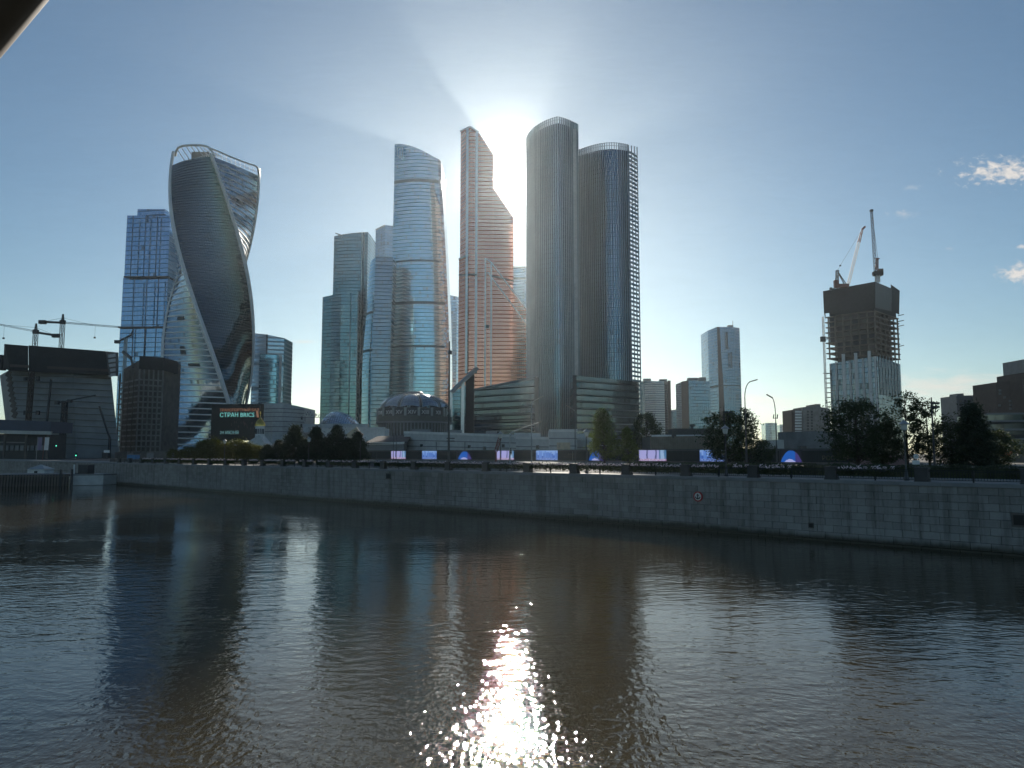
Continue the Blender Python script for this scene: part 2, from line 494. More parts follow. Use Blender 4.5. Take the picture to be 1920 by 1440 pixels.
def water():
    m, k, bs = new_mat('river_water')
    g = k.n('ShaderNodeNewGeometry').outputs['Position']
    x, y, z = k.sep(g)
    bs.inputs['Base Color'].default_value = (0.052, 0.039, 0.016, 1)
    bs.inputs['Roughness'].default_value = 0.018
    bs.inputs['IOR'].default_value = 1.333
    # two crossing sets of wind ripples and finer chop, rougher and calmer patches
    ca, sa = math.cos(R(12)), math.sin(R(12))
    u1 = k.m('ADD', k.m('MULTIPLY', x, ca), k.m('MULTIPLY', y, sa)); v1 = k.m('SUBTRACT', k.m('MULTIPLY', y, ca), k.m('MULTIPLY', x, sa))
    cb, sb = math.cos(R(-20)), math.sin(R(-20))
    u2 = k.m('ADD', k.m('MULTIPLY', x, cb), k.m('MULTIPLY', y, sb)); v2 = k.m('SUBTRACT', k.m('MULTIPLY', y, cb), k.m('MULTIPLY', x, sb))
    n1 = k.noise(k.comb(k.m('MULTIPLY', u1, 0.36), v1, 0.0), 1.3, 2.0, 0.5, 0.35)
    n2 = k.noise(k.comb(k.m('MULTIPLY', u2, 0.45), v2, 7.0), 2.9, 2.0, 0.5, 0.2)
    n3 = k.noise(k.comb(k.m('MULTIPLY', u1, 0.7), v1, 13.0), 7.5, 2.0, 0.5, 0.0)
    n0 = k.noise(k.comb(k.m('MULTIPLY', x, 0.5), y, 3.0), 0.25, 2.0, 0.5, 0.0)
    pa = k.ramp(k.noise(k.comb(k.m('MULTIPLY', x, 0.6), y, 21.0), 0.05, 3.0, 0.55, 0.5), 0.3, 0.68)
    amp = k.m('ADD', 0.25, k.m('MULTIPLY', pa, 0.95))
    # choppier water close to the bridge, where the current breaks round its piers
    dx_, dy_ = k.m('DIVIDE', x, 20.0), k.m('DIVIDE', k.m('SUBTRACT', y, 6.0), 15.0)
    near = k.m('EXPONENT', k.m('MULTIPLY', k.m('ADD', k.m('MULTIPLY', dx_, dx_), k.m('MULTIPLY', dy_, dy_)), -1.0))
    h = k.m('ADD', k.m('MULTIPLY', n1, 0.034), k.m('ADD', k.m('MULTIPLY', n2, 0.023), k.m('MULTIPLY', n3, 0.0040)))
    h = k.m('MULTIPLY', h, amp)
    n4 = k.noise(k.comb(x, k.m('MULTIPLY', y, 0.55), 31.0), 4.2, 2.0, 0.5, 0.1)
    h = k.m('ADD', h, k.m('MULTIPLY', k.m('MULTIPLY', n4, near), 0.105))
    h = k.m('ADD', h, k.m('MULTIPLY', n0, 0.035))
    bp = k.n('ShaderNodeBump'); bp.inputs['Strength'].default_value = 1.0; bp.inputs['Distance'].default_value = 1.0
    k.inp(bp.inputs['Height'], h)
    k.inp(bs.inputs['Normal'], bp.outputs[0])
    return m
M['water'] = water()


def leaf(name, col, trans):
    m, k, bs = new_mat(name)
    g = k.n('ShaderNodeNewGeometry')
    a = k.noise(g.outputs['Position'], 1.3, 3.0, 0.6)
    c = k.mix(k.ramp(k.m('ADD', k.m('MULTIPLY', a, 0.7), k.m('MULTIPLY', g.outputs['Random Per Island'], 0.3)), 0.3, 0.75),
              tuple(q * 0.55 for q in col), tuple(q * 1.35 for q in col))
    k.inp(bs.inputs['Base Color'], c)
    bs.inputs['Roughness'].default_value = 0.6
    bs.inputs['Specular IOR Level'].default_value = 0.25
    tr = k.n('ShaderNodeBsdfTranslucent')
    k.inp(tr.inputs[0], k.mix(0.5, c, (col[0] * 2.2, col[1] * 2.2, col[2] * 1.2)))
    mx = k.n('ShaderNodeMixShader'); mx.inputs[0].default_value = trans
    k.t.links.new(bs.outputs[0], mx.inputs[1]); k.t.links.new(tr.outputs[0], mx.inputs[2])
    k.t.links.new(mx.outputs[0], m.node_tree.nodes['Material Output'].inputs[0])
    return m
M['leaf_green'] = leaf('leaf_green', (0.10, 0.13, 0.035), 0.5)
M['leaf_olive'] = leaf('leaf_olive', (0.085, 0.09, 0.025), 0.35)
M['leaf_dark'] = leaf('leaf_dark', (0.055, 0.072, 0.035), 0.3)
M['needle'] = leaf('needles_dark', (0.04, 0.056, 0.034), 0.2)
M['flower'] = plain('pale_blossom', (0.75, 0.62, 0.62), 0.7, var=0.25, scale=4)


def led(kind):
    """lit advertising screens: flat print made from the panel's own uv (0-1)"""
    m, k, bs = new_mat('led_' + kind)
    uv = k.n('ShaderNodeUVMap').outputs[0]
    x, y, _ = k.sep(uv)
    if kind == 'lilac':
        st = k.m('FRACT', k.m('MULTIPLY', k.m('ADD', x, k.m('MULTIPLY', k.noise(uv, 2.0), 0.1)), 3.1))
        c = k.mix(k.m('LESS_THAN', st, 0.16), (0.50, 0.50, 0.95), (0.12, 0.14, 0.34))
        c = k.mix(k.m('GREATER_THAN', x, 0.74), c, k.mix(k.m('GREATER_THAN', st, 0.6), (0.10, 0.25, 0.48), (0.4, 0.6, 0.9)))
        low = k.m('LESS_THAN', y, k.m('ADD', 0.16, k.m('MULTIPLY', k.noise(uv, 6.0), 0.16)))
        c = k.mix(low, c, k.mix(k.ramp(k.noise(uv, 22.0), 0.42, 0.58), (0.40, 0.18, 0.36), (0.72, 0.68, 0.98)))
    elif kind == 'city':
        st = k.n('ShaderNodeTexWhiteNoise', noise_dimensions='1D'); k.inp(st.inputs['W'], k.m('FLOOR', k.m('MULTIPLY', x, 15.0)))
        c = k.mix(st.outputs['Value'], (0.03, 0.11, 0.50), (0.16, 0.34, 0.85))
        hgt = k.m('ADD', 0.45, k.m('MULTIPLY', st.outputs['Value'], 0.6))
        c = k.mix(k.m('GREATER_THAN', y, hgt), c, (0.30, 0.50, 0.95))
        low = k.m('LESS_THAN', y, k.m('ADD', 0.15, k.m('MULTIPLY', k.noise(uv, 5.0), 0.25)))
        c = k.mix(low, c, k.mix(k.ramp(k.noise(uv, 18.0), 0.4, 0.6), (0.03, 0.10, 0.45), (0.35, 0.5, 0.95)))
    else:
        cx = k.m('ABSOLUTE', k.m('SUBTRACT', x, 0.5))
        bell = k.m('ADD', k.m('SUBTRACT', 0.92, k.m('POWER', k.m('MULTIPLY', cx, 2.05), 2.4)), k.m('MULTIPLY', k.m('SUBTRACT', k.noise(uv, 3.0), 0.5), 0.3))
        ins = k.m('LESS_THAN', y, bell)
        sky_c = k.mix(k.m('GREATER_THAN', x, 0.68), (0.015, 0.13, 0.58), (0.07, 0.05, 0.24))
        blob = k.m('LESS_THAN', k.m('ADD', k.m('POWER', k.m('MULTIPLY', k.m('SUBTRACT', x, 0.45), 3.0), 2.0), k.m('MULTIPLY', y, 2.3)), k.m('ADD', 0.45, k.m('MULTIPLY', k.noise(uv, 8.0), 0.4)))
        c = k.mix(ins, (0.006, 0.007, 0.012), k.mix(blob, sky_c, (0.52, 0.55, 0.98)))
    k.inp(bs.inputs['Emission Color'], c)
    bs.inputs['Emission Strength'].default_value = 0.55
    bs.inputs['Base Color'].default_value = (0.01, 0.01, 0.012, 1)
    return m
for _k in ('lilac', 'city', 'bell'): M['led_' + _k] = led(_k)
M['txt_cyan'] = emit('sign_cyan', (0.25, 0.75, 0.72), 0.6)
M['txt_orange'] = emit('sign_orange', (0.42, 0.22, 0.14), 0.42)
M['txt_teal'] = emit('sign_teal', (0.12, 0.26, 0.28), 0.7)
M['txt_gold'] = plain('sign_gold_print', (0.16, 0.14, 0.08), 0.6)
M['green_light'] = emit('signal_green', (0.1, 0.9, 0.55), 2.0)


def text(name, s, size, loc, xdir, mat, parent, depth=0.05, align='LEFT'):
    cu = bpy.data.curves.new(name, 'FONT')
    cu.body = s
    cu.size = size
    cu.extrude = depth
    cu.align_x = align
    cu.resolution_u = 2
    cu.materials.append(mat)
    x = Vector(xdir).normalized()
    z = Vector((0, 0, 1))
    yv = x.cross(z)                              # faces the viewer
    Mx = Matrix((x, z, -yv)).transposed()
    Mx = Matrix((x, z, x.cross(z))).transposed()
    tmp = bpy.data.objects.new(name, cu)
    me = bpy.data.meshes.new_from_object(tmp)
    bpy.data.objects.remove(tmp, do_unlink=True)
    o = bpy.data.objects.new(name, me)
    COL.objects.link(o)
    o.matrix_world = Matrix.Translation(Vector(loc)) @ Mx.to_4x4()
    if parent is not None:
        mw = o.matrix_world.copy()
        o.parent = parent
        o.matrix_parent_inverse = Matrix.Translation(-v_world(parent))
        o.matrix_basis = mw
    return o

# ================================================================== the setting
def sheet(name, s0, s1, p0, p1, z, mat):
    mb = MB()
    mb.face([W(s0, p0, z), W(s0, p1, z), W(s1, p1, z), W(s1, p0, z)])
    o = mb.build(name, mat)
    if o.data.polygons[0].normal.z < 0: o.data.flip_normals()
    return struct(o)
sheet('river', -2200, 2200, -2200, WALLP + 0.5, 0.0, M['water'])
sheet('ground', -2200, 2200, WALLP + 0.35, 2600, GZ, M['earth'])
sheet('pavement', -400, 700, WALLP + 0.36, WALLP + 11.0, GZ + 0.06, M['paving'])
sheet('road', -400, 900, WALLP + 11.2, WALLP + 60, GZ + 0.004, M['asphalt'])
kb = MB()
kb.box(W(150, WALLP + 11.1, GZ + 0.06), (1100, 0.25, 0.13), Matrix((DV, NV, Vector((0, 0, 1)))).transposed())
struct(kb.build('kerb', M['coping']))
lm = MB()
for i in range(60):
    for p in (22, 26, 30):
        c = W(-60 + i * 8, WALLP + p, GZ + 0.008)
        lm.face([c - DV * 1.5 - NV * 0.07, c + DV * 1.5 - NV * 0.07, c + DV * 1.5 + NV * 0.07, c - DV * 1.5 + NV * 0.07])
struct(lm.build('road_marking', M['white']))

WM = Matrix((DV, NV, Vector((0, 0, 1)))).transposed()      # wall frame: x along, y away from the camera
S_R = sof(CP(2150, WALLP, 0)); S_L = sof(CP(-60, WALLP, 0))


def embankment():
    t = thing('embankment_wall', 'long grey granite embankment wall rising from the river', 'wall', W((S_R + S_L) / 2, WALLP + 0.3, 0))
    core = MB()
    core.box(W((S_R + S_L) / 2, WALLP + 0.46, 2.0), (S_L - S_R, 0.7, 6.4), WM)
    core.build('wall_core', M['concrete_dark'], t)
    # courses of rusticated blocks
    bw, z0, nc = 1.45, -0.45, 9
    zc = TOPZ - 0.34
    bh = (zc - z0) / nc
    def block(mb, c, w, h, d, cell):
        g, ch = 0.007, 0.018
        hx, hz = w / 2 - g, h / 2 - g
        o_ = [W0_ for W0_ in ((-hx, -hz), (hx, -hz), (hx, hz), (-hx, hz))]
        fr = [c + DV * (a * (1 - ch / hx)) + Vector((0, 0, b * (1 - ch / hz))) - NV * d for a, b in o_]
        md = [c + DV * a + Vector((0, 0, b)) - NV * (d - 0.03) for a, b in o_]
        bk = [c + DV * a + Vector((0, 0, b)) + NV * 0.16 for a, b in o_]
        uv = [cell] * 4
        mb.face(fr, uv)
        for i in range(4):
            j = (i + 1) % 4
            mb.face([md[i], md[j], fr[j], fr[i]], uv)
            mb.face([bk[i], bk[j], md[j], md[i]], uv)
    rest = MB()
    cells = []
    n = int((S_L - S_R) / bw)
    rng = random.Random(3)
    for i in range(n):
        for j in range(nc):
            cells.append((i, j))
    vis0 = sof(CP(1935, WALLP, 2))
    single = [c for c in cells if S_R + (c[0] + 0.5) * bw > vis0][:33 * nc]
    sset = set(single)
    protos = []
    for q in range(8):
        mb = MB(); block(mb, Vector((0, 0, 0)), bw, bh, 0.02 + 0.012 * (q % 4), (q * 3.7, q * 1.3))
        me = mb.mesh('stone_block'); me.materials.append(M['granite']); protos.append(me)
    k = 0
    for (i, j) in cells:
        off = 0.5 if j % 2 else 0.0
        c = W(S_R + (i + 0.5 + off) * bw, WALLP, z0 + (j + 0.5) * bh)
        if (i, j) in sset:
            o = link('stone_block', protos[rng.randrange(8)], t)
            o.location = c
        else:
            block(rest, c, bw, bh, 0.02 + 0.036 * rng.random(), (i * 1.7, j * 2.3))
    rest.build('stone_block_courses', M['granite'], t, 'stuff')
    for u, v, w_, h_ in ((1911, 975, 1.0, 1.1), (728, 893, 1.2, 0.9), (1520, 985, 0.5, 0.5)):
        c = CP(u, WALLP - 0.03, 2.5); c.z = Zv(v, c.y)
        mb = MB(); mb.box(c, (w_, 0.12, h_), WM); mb.build('drain_outlet', M['concrete_dark'], t)
        mb = MB(); mb.box(c - NV * 0.05, (w_ * 0.7, 0.1, h_ * 0.7), WM); mb.build('drain_grille', M['black'], t)
    # coping stones, each a piece of its own near the camera
    cm = MB(); g = 0.012
    cm.box((0, 0, 0), (3.2 - g * 2, 0.9, 0.34), WM)
    cme = cm.mesh('coping_stone'); cme.materials.append(M['coping'])
    nn = int((S_L - S_R) / 3.2)
    for i in range(nn):
        o = link('coping_stone', cme, t)
        o.location = W(S_R + (i + 0.5) * 3.2, WALLP + 0.30, TOPZ - 0.17)
    return t
embankment()

# a round no-anchoring sign on the wall
def anchor_sign():
    c = CP(1309, WALLP - 0.10, 3.0)
    c.z = onz(1309, 930, 0).z
    D = c.y
    c.z = Zv(931, D)
    t = thing('no_anchor_sign', 'round no-anchoring sign with red rim on the granite wall', 'sign', c)
    def disc(r0, r1, off, name, mat):
        mb = MB(); n = 28
        for i in range(n):
            a, b = 2 * math.pi * i / n, 2 * math.pi * (i + 1) / n
            f = lambda r, an: c - NV * off + DV * (r * math.cos(an)) + Vector((0, 0, r * math.sin(an)))
            g = lambda r, an: c + NV * 0.10 + DV * (r * math.cos(an)) + Vector((0, 0, r * math.sin(an)))
            mb.face([f(r0, a), f(r1, a), f(r1, b), f(r0, b)])
            mb.face([g(r1, a), g(r1, b), f(r1, b), f(r1, a)])
        mb.build(name, mat, t)
    disc(0.0, 0.40, 0.02, 'face', M['white'])
    disc(0.40, 0.52, 0.05, 'rim', M['red'])
    a = MB()
    q = lambda x, z: c - NV * 0.06 - DV * x + Vector((0, 0, z))
    a.bar(q(0, -0.25), q(0, 0.28), 0.09, 0.03)
    a.bar(q(-0.14, 0.14), q(0.14, 0.14), 0.03, 0.07)
    pts = [(-0.27, -0.02), (-0.20, -0.17), (0, -0.25), (0.20, -0.17), (0.27, -0.02)]
    for i in range(4): a.bar(q(*pts[i]), q(*pts[i + 1]), 0.05, 0.08)
    a.build('anchor', M['black'], t)
anchor_sign()


# railing with stone piers on top of the wall, flower boxes hung along it
M['pier'] = plain('dark_granite', (0.055, 0.055, 0.055), 0.6, var=0.25, scale=1.5)
def railing():
    s0, s1, step = sof(CP(1990, WALLP, 6)), sof(CP(205, WALLP, 6)), 7.6
    pr = WALLP + 0.42
    sA = sof(CP(990, pr, 6))
    k0 = math.floor((s0 - sA) / step)
    k1 = int((s1 - sA) / step)
    t = thing('iron_railing', 'dark iron railing with square stone piers along the embankment', 'railing', W((s0 + s1) / 2, pr, TOPZ))
    bal = MB()
    L = step - 1.0
    for z, h in ((0.98, 0.07), (0.86, 0.05), (0.16, 0.06)):
        bal.box((0, 0, z), (L, 0.07, h), WM)
    nb = 30
    for i in range(nb):
        bal.box(DV * (-L / 2 + (i + 0.5) * L / nb) + Vector((0, 0, 0.52)), (0.035, 0.035, 0.7), WM)
    bal.box((0, 0, 0.5), (0.11, 0.11, 1.0), WM)
    bme = bal.mesh('railing_panel'); bme.materials.append(M['iron'])
    pi = MB()
    pi.box((0, 0, 0.55), (1.0, 0.7, 1.1), WM); pi.box((0, 0, 1.14), (1.12, 0.82, 0.12), WM); pi.box((0, 0, 0.06), (1.1, 0.8, 0.12), WM)
    pme = pi.mesh('pier'); pme.materials.append(M['pier'])
    for k in range(k0, k1 + 1):
        o = link('pier', pme, t); o.location = W(sA + k * step, pr, TOPZ)
        o = link('railing_panel', bme, t); o.location = W(sA + (k + 0.5) * step, pr, TOPZ)
    # flower boxes
    rng = random.Random(11)
    fb = {}
    for q in range(4):
        mb = MB()
        mb.box((0, 0, 0.90), (1.5, 0.28, 0.22), WM)
        lv = MB(); fl = MB()
        for i in range(330):  # hanging leaves added this dense to darken the shadowed strip under the rail
            c = DV * rng.uniform(-0.85, 0.85) + NV * rng.uniform(-0.26, 0.22) + Vector((0, 0, 1.0 + rng.gauss(-0.20, 0.20)))
            r = rng.uniform(0.06, 0.12)
            a = Vector((rng.gauss(0, 1), rng.gauss(0, 1), rng.gauss(0, 1))).normalized(); b = a.orthogonal().normalized()
            (fl if (c.z > 1.0 and rng.random() < 0.75) else lv).face([c - a * r, c + b * r, c + a * r, c - b * r])
        m1, m2, m3 = mb.mesh('trough'), lv.mesh('foliage'), fl.mesh('blossom')
        m1.materials.append(M['dark']); m2.materials.append(M['leaf_dark']); m3.materials.append(M['flower'])
        fb[q] = (m1, m2, m3)
    spots = []
    for k in range(k0 + 2, k1 - 2):
        for j in range(4):
            c = W(sA + k * step + 0.95 + j * 1.62 + 0.4, pr - 0.05, TOPZ)
            uu = 960 + c.x / c.y * FPX
            if uu > 1300 and rng.random() < 0.35: continue
            if uu < 700 and rng.random() < 0.2: continue
            if uu < -10 or uu > 1925: continue
            spots.append(c)
    def nth(n):
        return '%d%s' % (n, 'th' if 10 <= n % 100 <= 20 else {1: 'st', 2: 'nd', 3: 'rd'}.get(n % 10, 'th'))
    for i, c in enumerate(spots):
        f = thing('flower_box', 'trough of pale blossom on the iron railing, %s counted from the right end' % nth(i + 1), 'flower box', c, 'flower boxes along the embankment railing')
        for nm, me in zip(('trough', 'foliage', 'blossom'), fb[rng.randrange(4)]):
            o = bpy.data.objects.new(nm, me); COL.objects.link(o); o.parent = f
railing()

# ================================================================== towers
def vedge(u, v, D, z0=GZ):
    p = P(u, v, D)
    return [Vector((p.x, p.y, z0)), p]
def pedge(D, path, z0=GZ):
    """edge that leans or curves: (row, column) pairs from the top down"""
    pts = [P(u, v, D) for v, u in path]
    pts.sort(key=lambda q: q.z)
    if pts[0].z > z0 + 0.1: pts.insert(0, Vector((pts[0].x, pts[0].y, z0)))
    return pts
def ept(e, t):
    z = e[0].z + (e[-1].z - e[0].z) * t
    for a, b in zip(e[:-1], e[1:]):
        if z <= b.z + 1e-6:
            f = (z - a.z) / max(1e-6, b.z - a.z)
            return a.lerp(b, max(0, min(1, f)))
    return e[-1].copy()
def shell(edges, back=30.0, rows=1, mi=0, smooth=False, bshift=0.0, roof=True):
    """front walls through the edges, closed towards the back and on top"""
    mb = MB()
    us = [0.0]
    for a, b in zip(edges[:-1], edges[1:]): us.append(us[-1] + (b[0] - a[0]).to_2d().length)
    pts = [[ept(e, i / rows) for e in edges] for i in range(rows + 1)]
    uv = [[(us[j], pts[i][j].z) for j in range(len(edges))] for i in range(rows + 1)]
    if smooth:
        mb.grid(pts, uv, mi, True)
    else:
        for j in range(len(edges) - 1):
            mb.grid([[r[j], r[j + 1]] for r in pts], [[r[j], r[j + 1]] for r in uv], mi, False)
    Bk = Vector((bshift, back, 0))
    for j, sgn in ((0, 1), (len(edges) - 1, -1)):
        col = [r[j] for r in pts]
        b0 = -back
        rws = [[c + Bk, c] for c in col] if sgn > 0 else [[c, c + Bk] for c in col]
        uu = [[(us[j] + (-back if sgn > 0 else 0), c.z), (us[j] + (0 if sgn > 0 else back), c.z)] for c in col]
        mb.grid(rws, uu, mi, False)
    mb.grid([[r[-1] + Bk, r[0] + Bk] for r in pts], [[(0, r[-1].z), (us[-1], r[0].z)] for r in pts], mi, False)
    if roof:
        top = pts[-1]
        for j in range(len(edges) - 1):
            f = [top[j], top[j + 1], top[j + 1] + Bk, top[j] + Bk]
            mb.face(f, None, mi)
    return mb
def centre(edges):
    c = Vector((0, 0, 0))
    for e in edges: c += e[0]
    return c / len(edges)
def along(edges, t):
    return [ept(e, t) for e in edges]
def band(edges, v, D, h, proud, name, mat, parent):
    """horizontal ring in front of the walls at photo row v"""
    z = Zv(v, D)
    mb = MB()
    lo = []; hi = []
    for e in edges:
        f = lambda zz: ept(e, (zz - e[0].z) / (e[-1].z - e[0].z))
        lo.append(f(z - h / 2)); hi.append(f(z + h / 2))
    off = Vector((0, -proud, 0))
    mb.grid([[p + off for p in lo], [p + off for p in hi]], None, 0, True)
    mb.grid([[p + off for p in hi], hi], None, 0, False)
    mb.grid([lo, [p + off for p in lo]], None, 0, False)
    return mb.build(name, mat, parent)
def lattice(mb, p, q, w, nseg, r, w2=None):
    """square lattice mast or jib between p and q"""
    p, q = Vector(p), Vector(q)
    d = (q - p)
    Mx = d.to_track_quat('Z', 'Y').to_matrix()
    w2 = w if w2 is None else w2
    def ring(t):
        ww = (w + (w2 - w) * t) / 2
        return [p + d * t + Mx @ Vector((a * ww, b * ww, 0)) for a, b in ((-1, -1), (1, -1), (1, 1), (-1, 1))]
    R0, R1 = ring(0), ring(1)
    for a, b in zip(R0, R1): mb.bar(a, b, r)
    for i in range(nseg):
        A, B = ring(i / nseg), ring((i + 1) / nseg)
        for j in range(4):
            mb.bar(A[j], B[(j + 1) % 4] if i % 2 else B[j - 1], r * 0.6)
            mb.bar(B[j], B[(j + 1) % 4], r * 0.6)


# ---- twisted tower with white ribbons
def evolution():
    Dc = 585.0
    zb = GZ
    cx, RR = -239.53, 33.17
    def phi(z):
        t_ = z / 240.0
        return -9.78 - 154.5 * t_ - 2.27 * t_ * t_
    def corner(k, z, r=RR):
        a = R(phi(z) + 90 * k)
        return Vector((cx + r * math.cos(a), Dc + r * math.sin(a), z))
    def ztop_of(k, v):
        z = Zv(v, Dc)
        for _ in range(8): z = Zv(v, corner(k, z).y)
        return z
    t = thing('twisted_tower', 'twisted dark glass tower wrapped in white ribbons with an open crown', 'skyscraper', (cx, Dc, GZ))
    ztop = [ztop_of(0, 311), ztop_of(1, 293), ztop_of(2, 330), ztop_of(3, 330)]
    N, NC = 70, 10
    faces = []
    for k in range(4):
        rows, uv = [], []
        for i in range(N + 1):
            f = i / N
            r_, u_ = [], []
            for j in range(NC + 1):
                g = j / NC
                a = corner(k, zb + (ztop[k] - zb) * f); b = corner((k + 1) % 4, zb + (ztop[(k + 1) % 4] - zb) * f)
                q = a.lerp(b, g)
                out = (q - Vector((cx, Dc, q.z))).normalized()
                q = q + out * (3.2 * math.sin(math.pi * g) if k in (0, 2) else 1.2 * math.sin(math.pi * g))
                r_.append(q); u_.append((g * 47, q.z))
            rows.append(r_); uv.append(u_)
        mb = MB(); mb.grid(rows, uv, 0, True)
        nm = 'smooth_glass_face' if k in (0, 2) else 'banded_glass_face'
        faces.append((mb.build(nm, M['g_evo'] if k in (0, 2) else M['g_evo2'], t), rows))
    # roof
    top = MB(); top.face([corner(k, ztop[k] - 0.3) for k in range(4)]); top.build('roof', M['grey'], t)
    # white ribbons up the four corners
    for k in range(4):
        rb = MB()
        zt = ztop_of(k, (284, 288, 317, 322)[k])
        n = 60
        rows = []
        for i in range(n + 1):
            z = zb + (zt - zb) * i / n
            p = corner(k, z, RR + 0.7); a = R(phi(z) + 90 * k)
            tn = Vector((-math.sin(a), math.cos(a), 0)); rd = Vector((math.cos(a), math.sin(a), 0))
            w = 2.0 - 0.6 * i / n
            rows.append([p - tn * w - rd * 1.6, p - tn * w * 0.4 + rd * 0.3, p + tn * w * 0.4 + rd * 0.3, p + tn * w - rd * 1.6])
        rb.grid(rows, None, 0, False)
        rb.build('ribbon', M['ribbon'], t)
    # crown arch between the first two corners, falling ribbon to the third
    A, B, C = corner(0, ztop_of(0, 284)), corner(1, ztop_of(1, 290)), corner(2, ztop_of(2, 317))
    def path(pix, Da, Db):
        n = len(pix)
        return [P(u, v, Da + (Db - Da) * i / (n - 1)) for i, (u, v) in enumerate(pix)]
    arch = path([(329, 292), (330, 284), (334, 277), (343, 273.5), (360, 272), (378, 272.5), (389, 275), (396, 281), (402, 292)], A.y, B.y - 1)
    mb = MB(); mb.tube(arch, 0.95, 8); mb.build('crown_arch', M['ribbon'], t)
    fall = path([(394, 278), (412, 285), (430, 293), (450, 301), (466, 307), (477, 310), (483, 314), (484.5, 324)], B.y, C.y)
    mb = MB(); mb.tube(fall, 0.75, 8); mb.build('crown_arch', M['ribbon'], t)
    cr = MB()
    for i in range(8):
        f = i / 7
        a = P(333 + 58 * f, 281 - 7 * math.sin(math.pi * f), A.y + (B.y - A.y) * f + 1)
        b = P(338 + 62 * f + 14, 310 - 17 * f, A.y + (B.y - A.y) * f + 8)
        cr.bar(a, b, 0.5)
    cr.build('crown_rib', M['ribbon'], t, 'stuff')
    cr = MB()
    for i in range(11):
        f = i / 10
        a = P(398 + 86 * f, 282 + 36 * f, B.y + (C.y - B.y) * f + 1.5); b = P(400 + 84 * f, 293 + 33 * f, B.y + (C.y - B.y) * f + 1.5)
        cr.bar(a, b, 0.35)
    cr.bar(P(400, 289, B.y + 1.5), P(484, 323, C.y + 1.5), 0.3)
    for i in range(16):
        f = i / 15
        cr.bar(P(333 + 62 * f, 312 - 19 * f, A.y + (B.y - A.y) * f), P(333 + 62 * f, 307 - 19 * f, A.y + (B.y - A.y) * f), 0.3)
    cr.bar(P(333, 307, A.y), P(395, 288, B.y), 0.3)
    cr.build('parapet_railing', M['ribbon'], t, 'stuff')
    bx = MB(); c = P(381, 293, Dc - 8); bx.box((c.x, c.y, c.z - 2), (13, 13, 6)); bx.build('roof_plant_room', M['concrete'], t)
    # white floor bands on the two banded sides
    for k in (1, 3):
        fo, rows = faces[k]
        nb = 52
        for i in range(1, nb):
            f = i / nb
            i0 = f * N; ii = min(int(i0), N - 1); fr = i0 - ii
            line = [rows[ii][j].lerp(rows[ii + 1][j], fr) for j in range(NC + 1)]
            mb = MB(); h = 0.45
            oc = [(p - Vector((cx, Dc, p.z))).normalized() * 0.55 for p in line]
            lo = [p + o_ - Vector((0, 0, h)) for p, o_ in zip(line, oc)]; hi = [p + o_ + Vector((0, 0, h)) for p, o_ in zip(line, oc)]
            mb.grid([lo, hi], None, 0, True); mb.grid([hi, [p + Vector((0, 0, h)) for p in line]], None, 0, False)
            mb.grid([[p - Vector((0, 0, h)) for p in line], lo], None, 0, False)
            mb.build('floor_band', M['ribbon'], fo)
        rng = random.Random(k)
        for q in range(7):
            i = rng.randrange(8, N - 6); j0 = rng.randrange(0, NC - 3); n_ = rng.randrange(2, 4)
            mb = MB()
            mb.grid([[p + (p - Vector((cx, Dc, p.z))).normalized() * 0.2 for p in rows[i + e][j0:j0 + n_]] for e in (0, 1)], None, 0, True)
            mb.build('open_floor_panel', M['dark'], fo)
evolution()


# ---- stepped blue tower behind it on the left
def blue_tower():
    D = 660
    t = thing('blue_stepped_tower', 'blue glass tower with stepped top beside the twisted tower', 'skyscraper', vedge(270, 520, D)[0])
    def blk(name, u0, v0, u1, vb, Dd, mat=M['g_blue'], back=26, u2=None):
        zb = Zv(vb, Dd) if vb else GZ
        es = [vedge(u0, v0, Dd, zb), vedge(u1, v0, Dd - 4, zb)]
        if u2: es.append(vedge(u2, v0 + 3, Dd + 30, zb))
        shell(es, back).build(name, mat, t)
    blk('lower_shaft', 225, 615, 312, None, D - 6, back=40)
    blk('middle_shaft', 231, 521, 315, 613, D, back=34)
    blk('upper_shaft', 238.5, 404, 319, 519, D - 3, back=32)
    blk('crown_step', 258, 392, 309, 404, D + 2, back=20)
    blk('crown_step', 309, 414, 320, 440, D + 4, back=20)
    for v, u0, u1, dd, h in ((519.5, 233, 317, D - 4, 2.2), (614, 223, 313, D - 8, 3.2)):
        mb = MB(); a, b = P(u0, v, dd), P(u1, v, dd - 2)
        mb.bar(a, b, h, 1.2); mb.build('ledge', M['brown'] if v > 600 else M['dark'], t)
    for u, v0, v1 in ((250, 405, 518), (274, 405, 518), (296, 405, 518), (252, 522, 612), (276, 522, 612), (298, 522, 612), (250, 616, 690), (272, 616, 690), (293, 616, 690)):
        mb = MB(); a = P(u, v0, D - 9); mb.bar(a, (a.x, a.y, Zv(v1, D - 9)), 0.7, 0.5); mb.build('mullion', M['navy'], t)
    t2 = thing('brown_tower_behind', 'dark brown tower sliver behind the blue stepped tower', 'skyscraper', vedge(325, 437, 720)[0])
    shell([vedge(317, 439, 715), vedge(333, 436, 735)], 30).build('facade', facade('glass_brown', (0.10, 0.085, 0.075), 4.0, 2.0, line=(0.05, 0.045, 0.04), rough=0.25, metal=0.6), t2)
    mb = MB(); mb.bar(P(316, 440, 712), P(334, 437, 733), 1.5); mb.build('parapet', M['pale'], t2)
blue_tower()


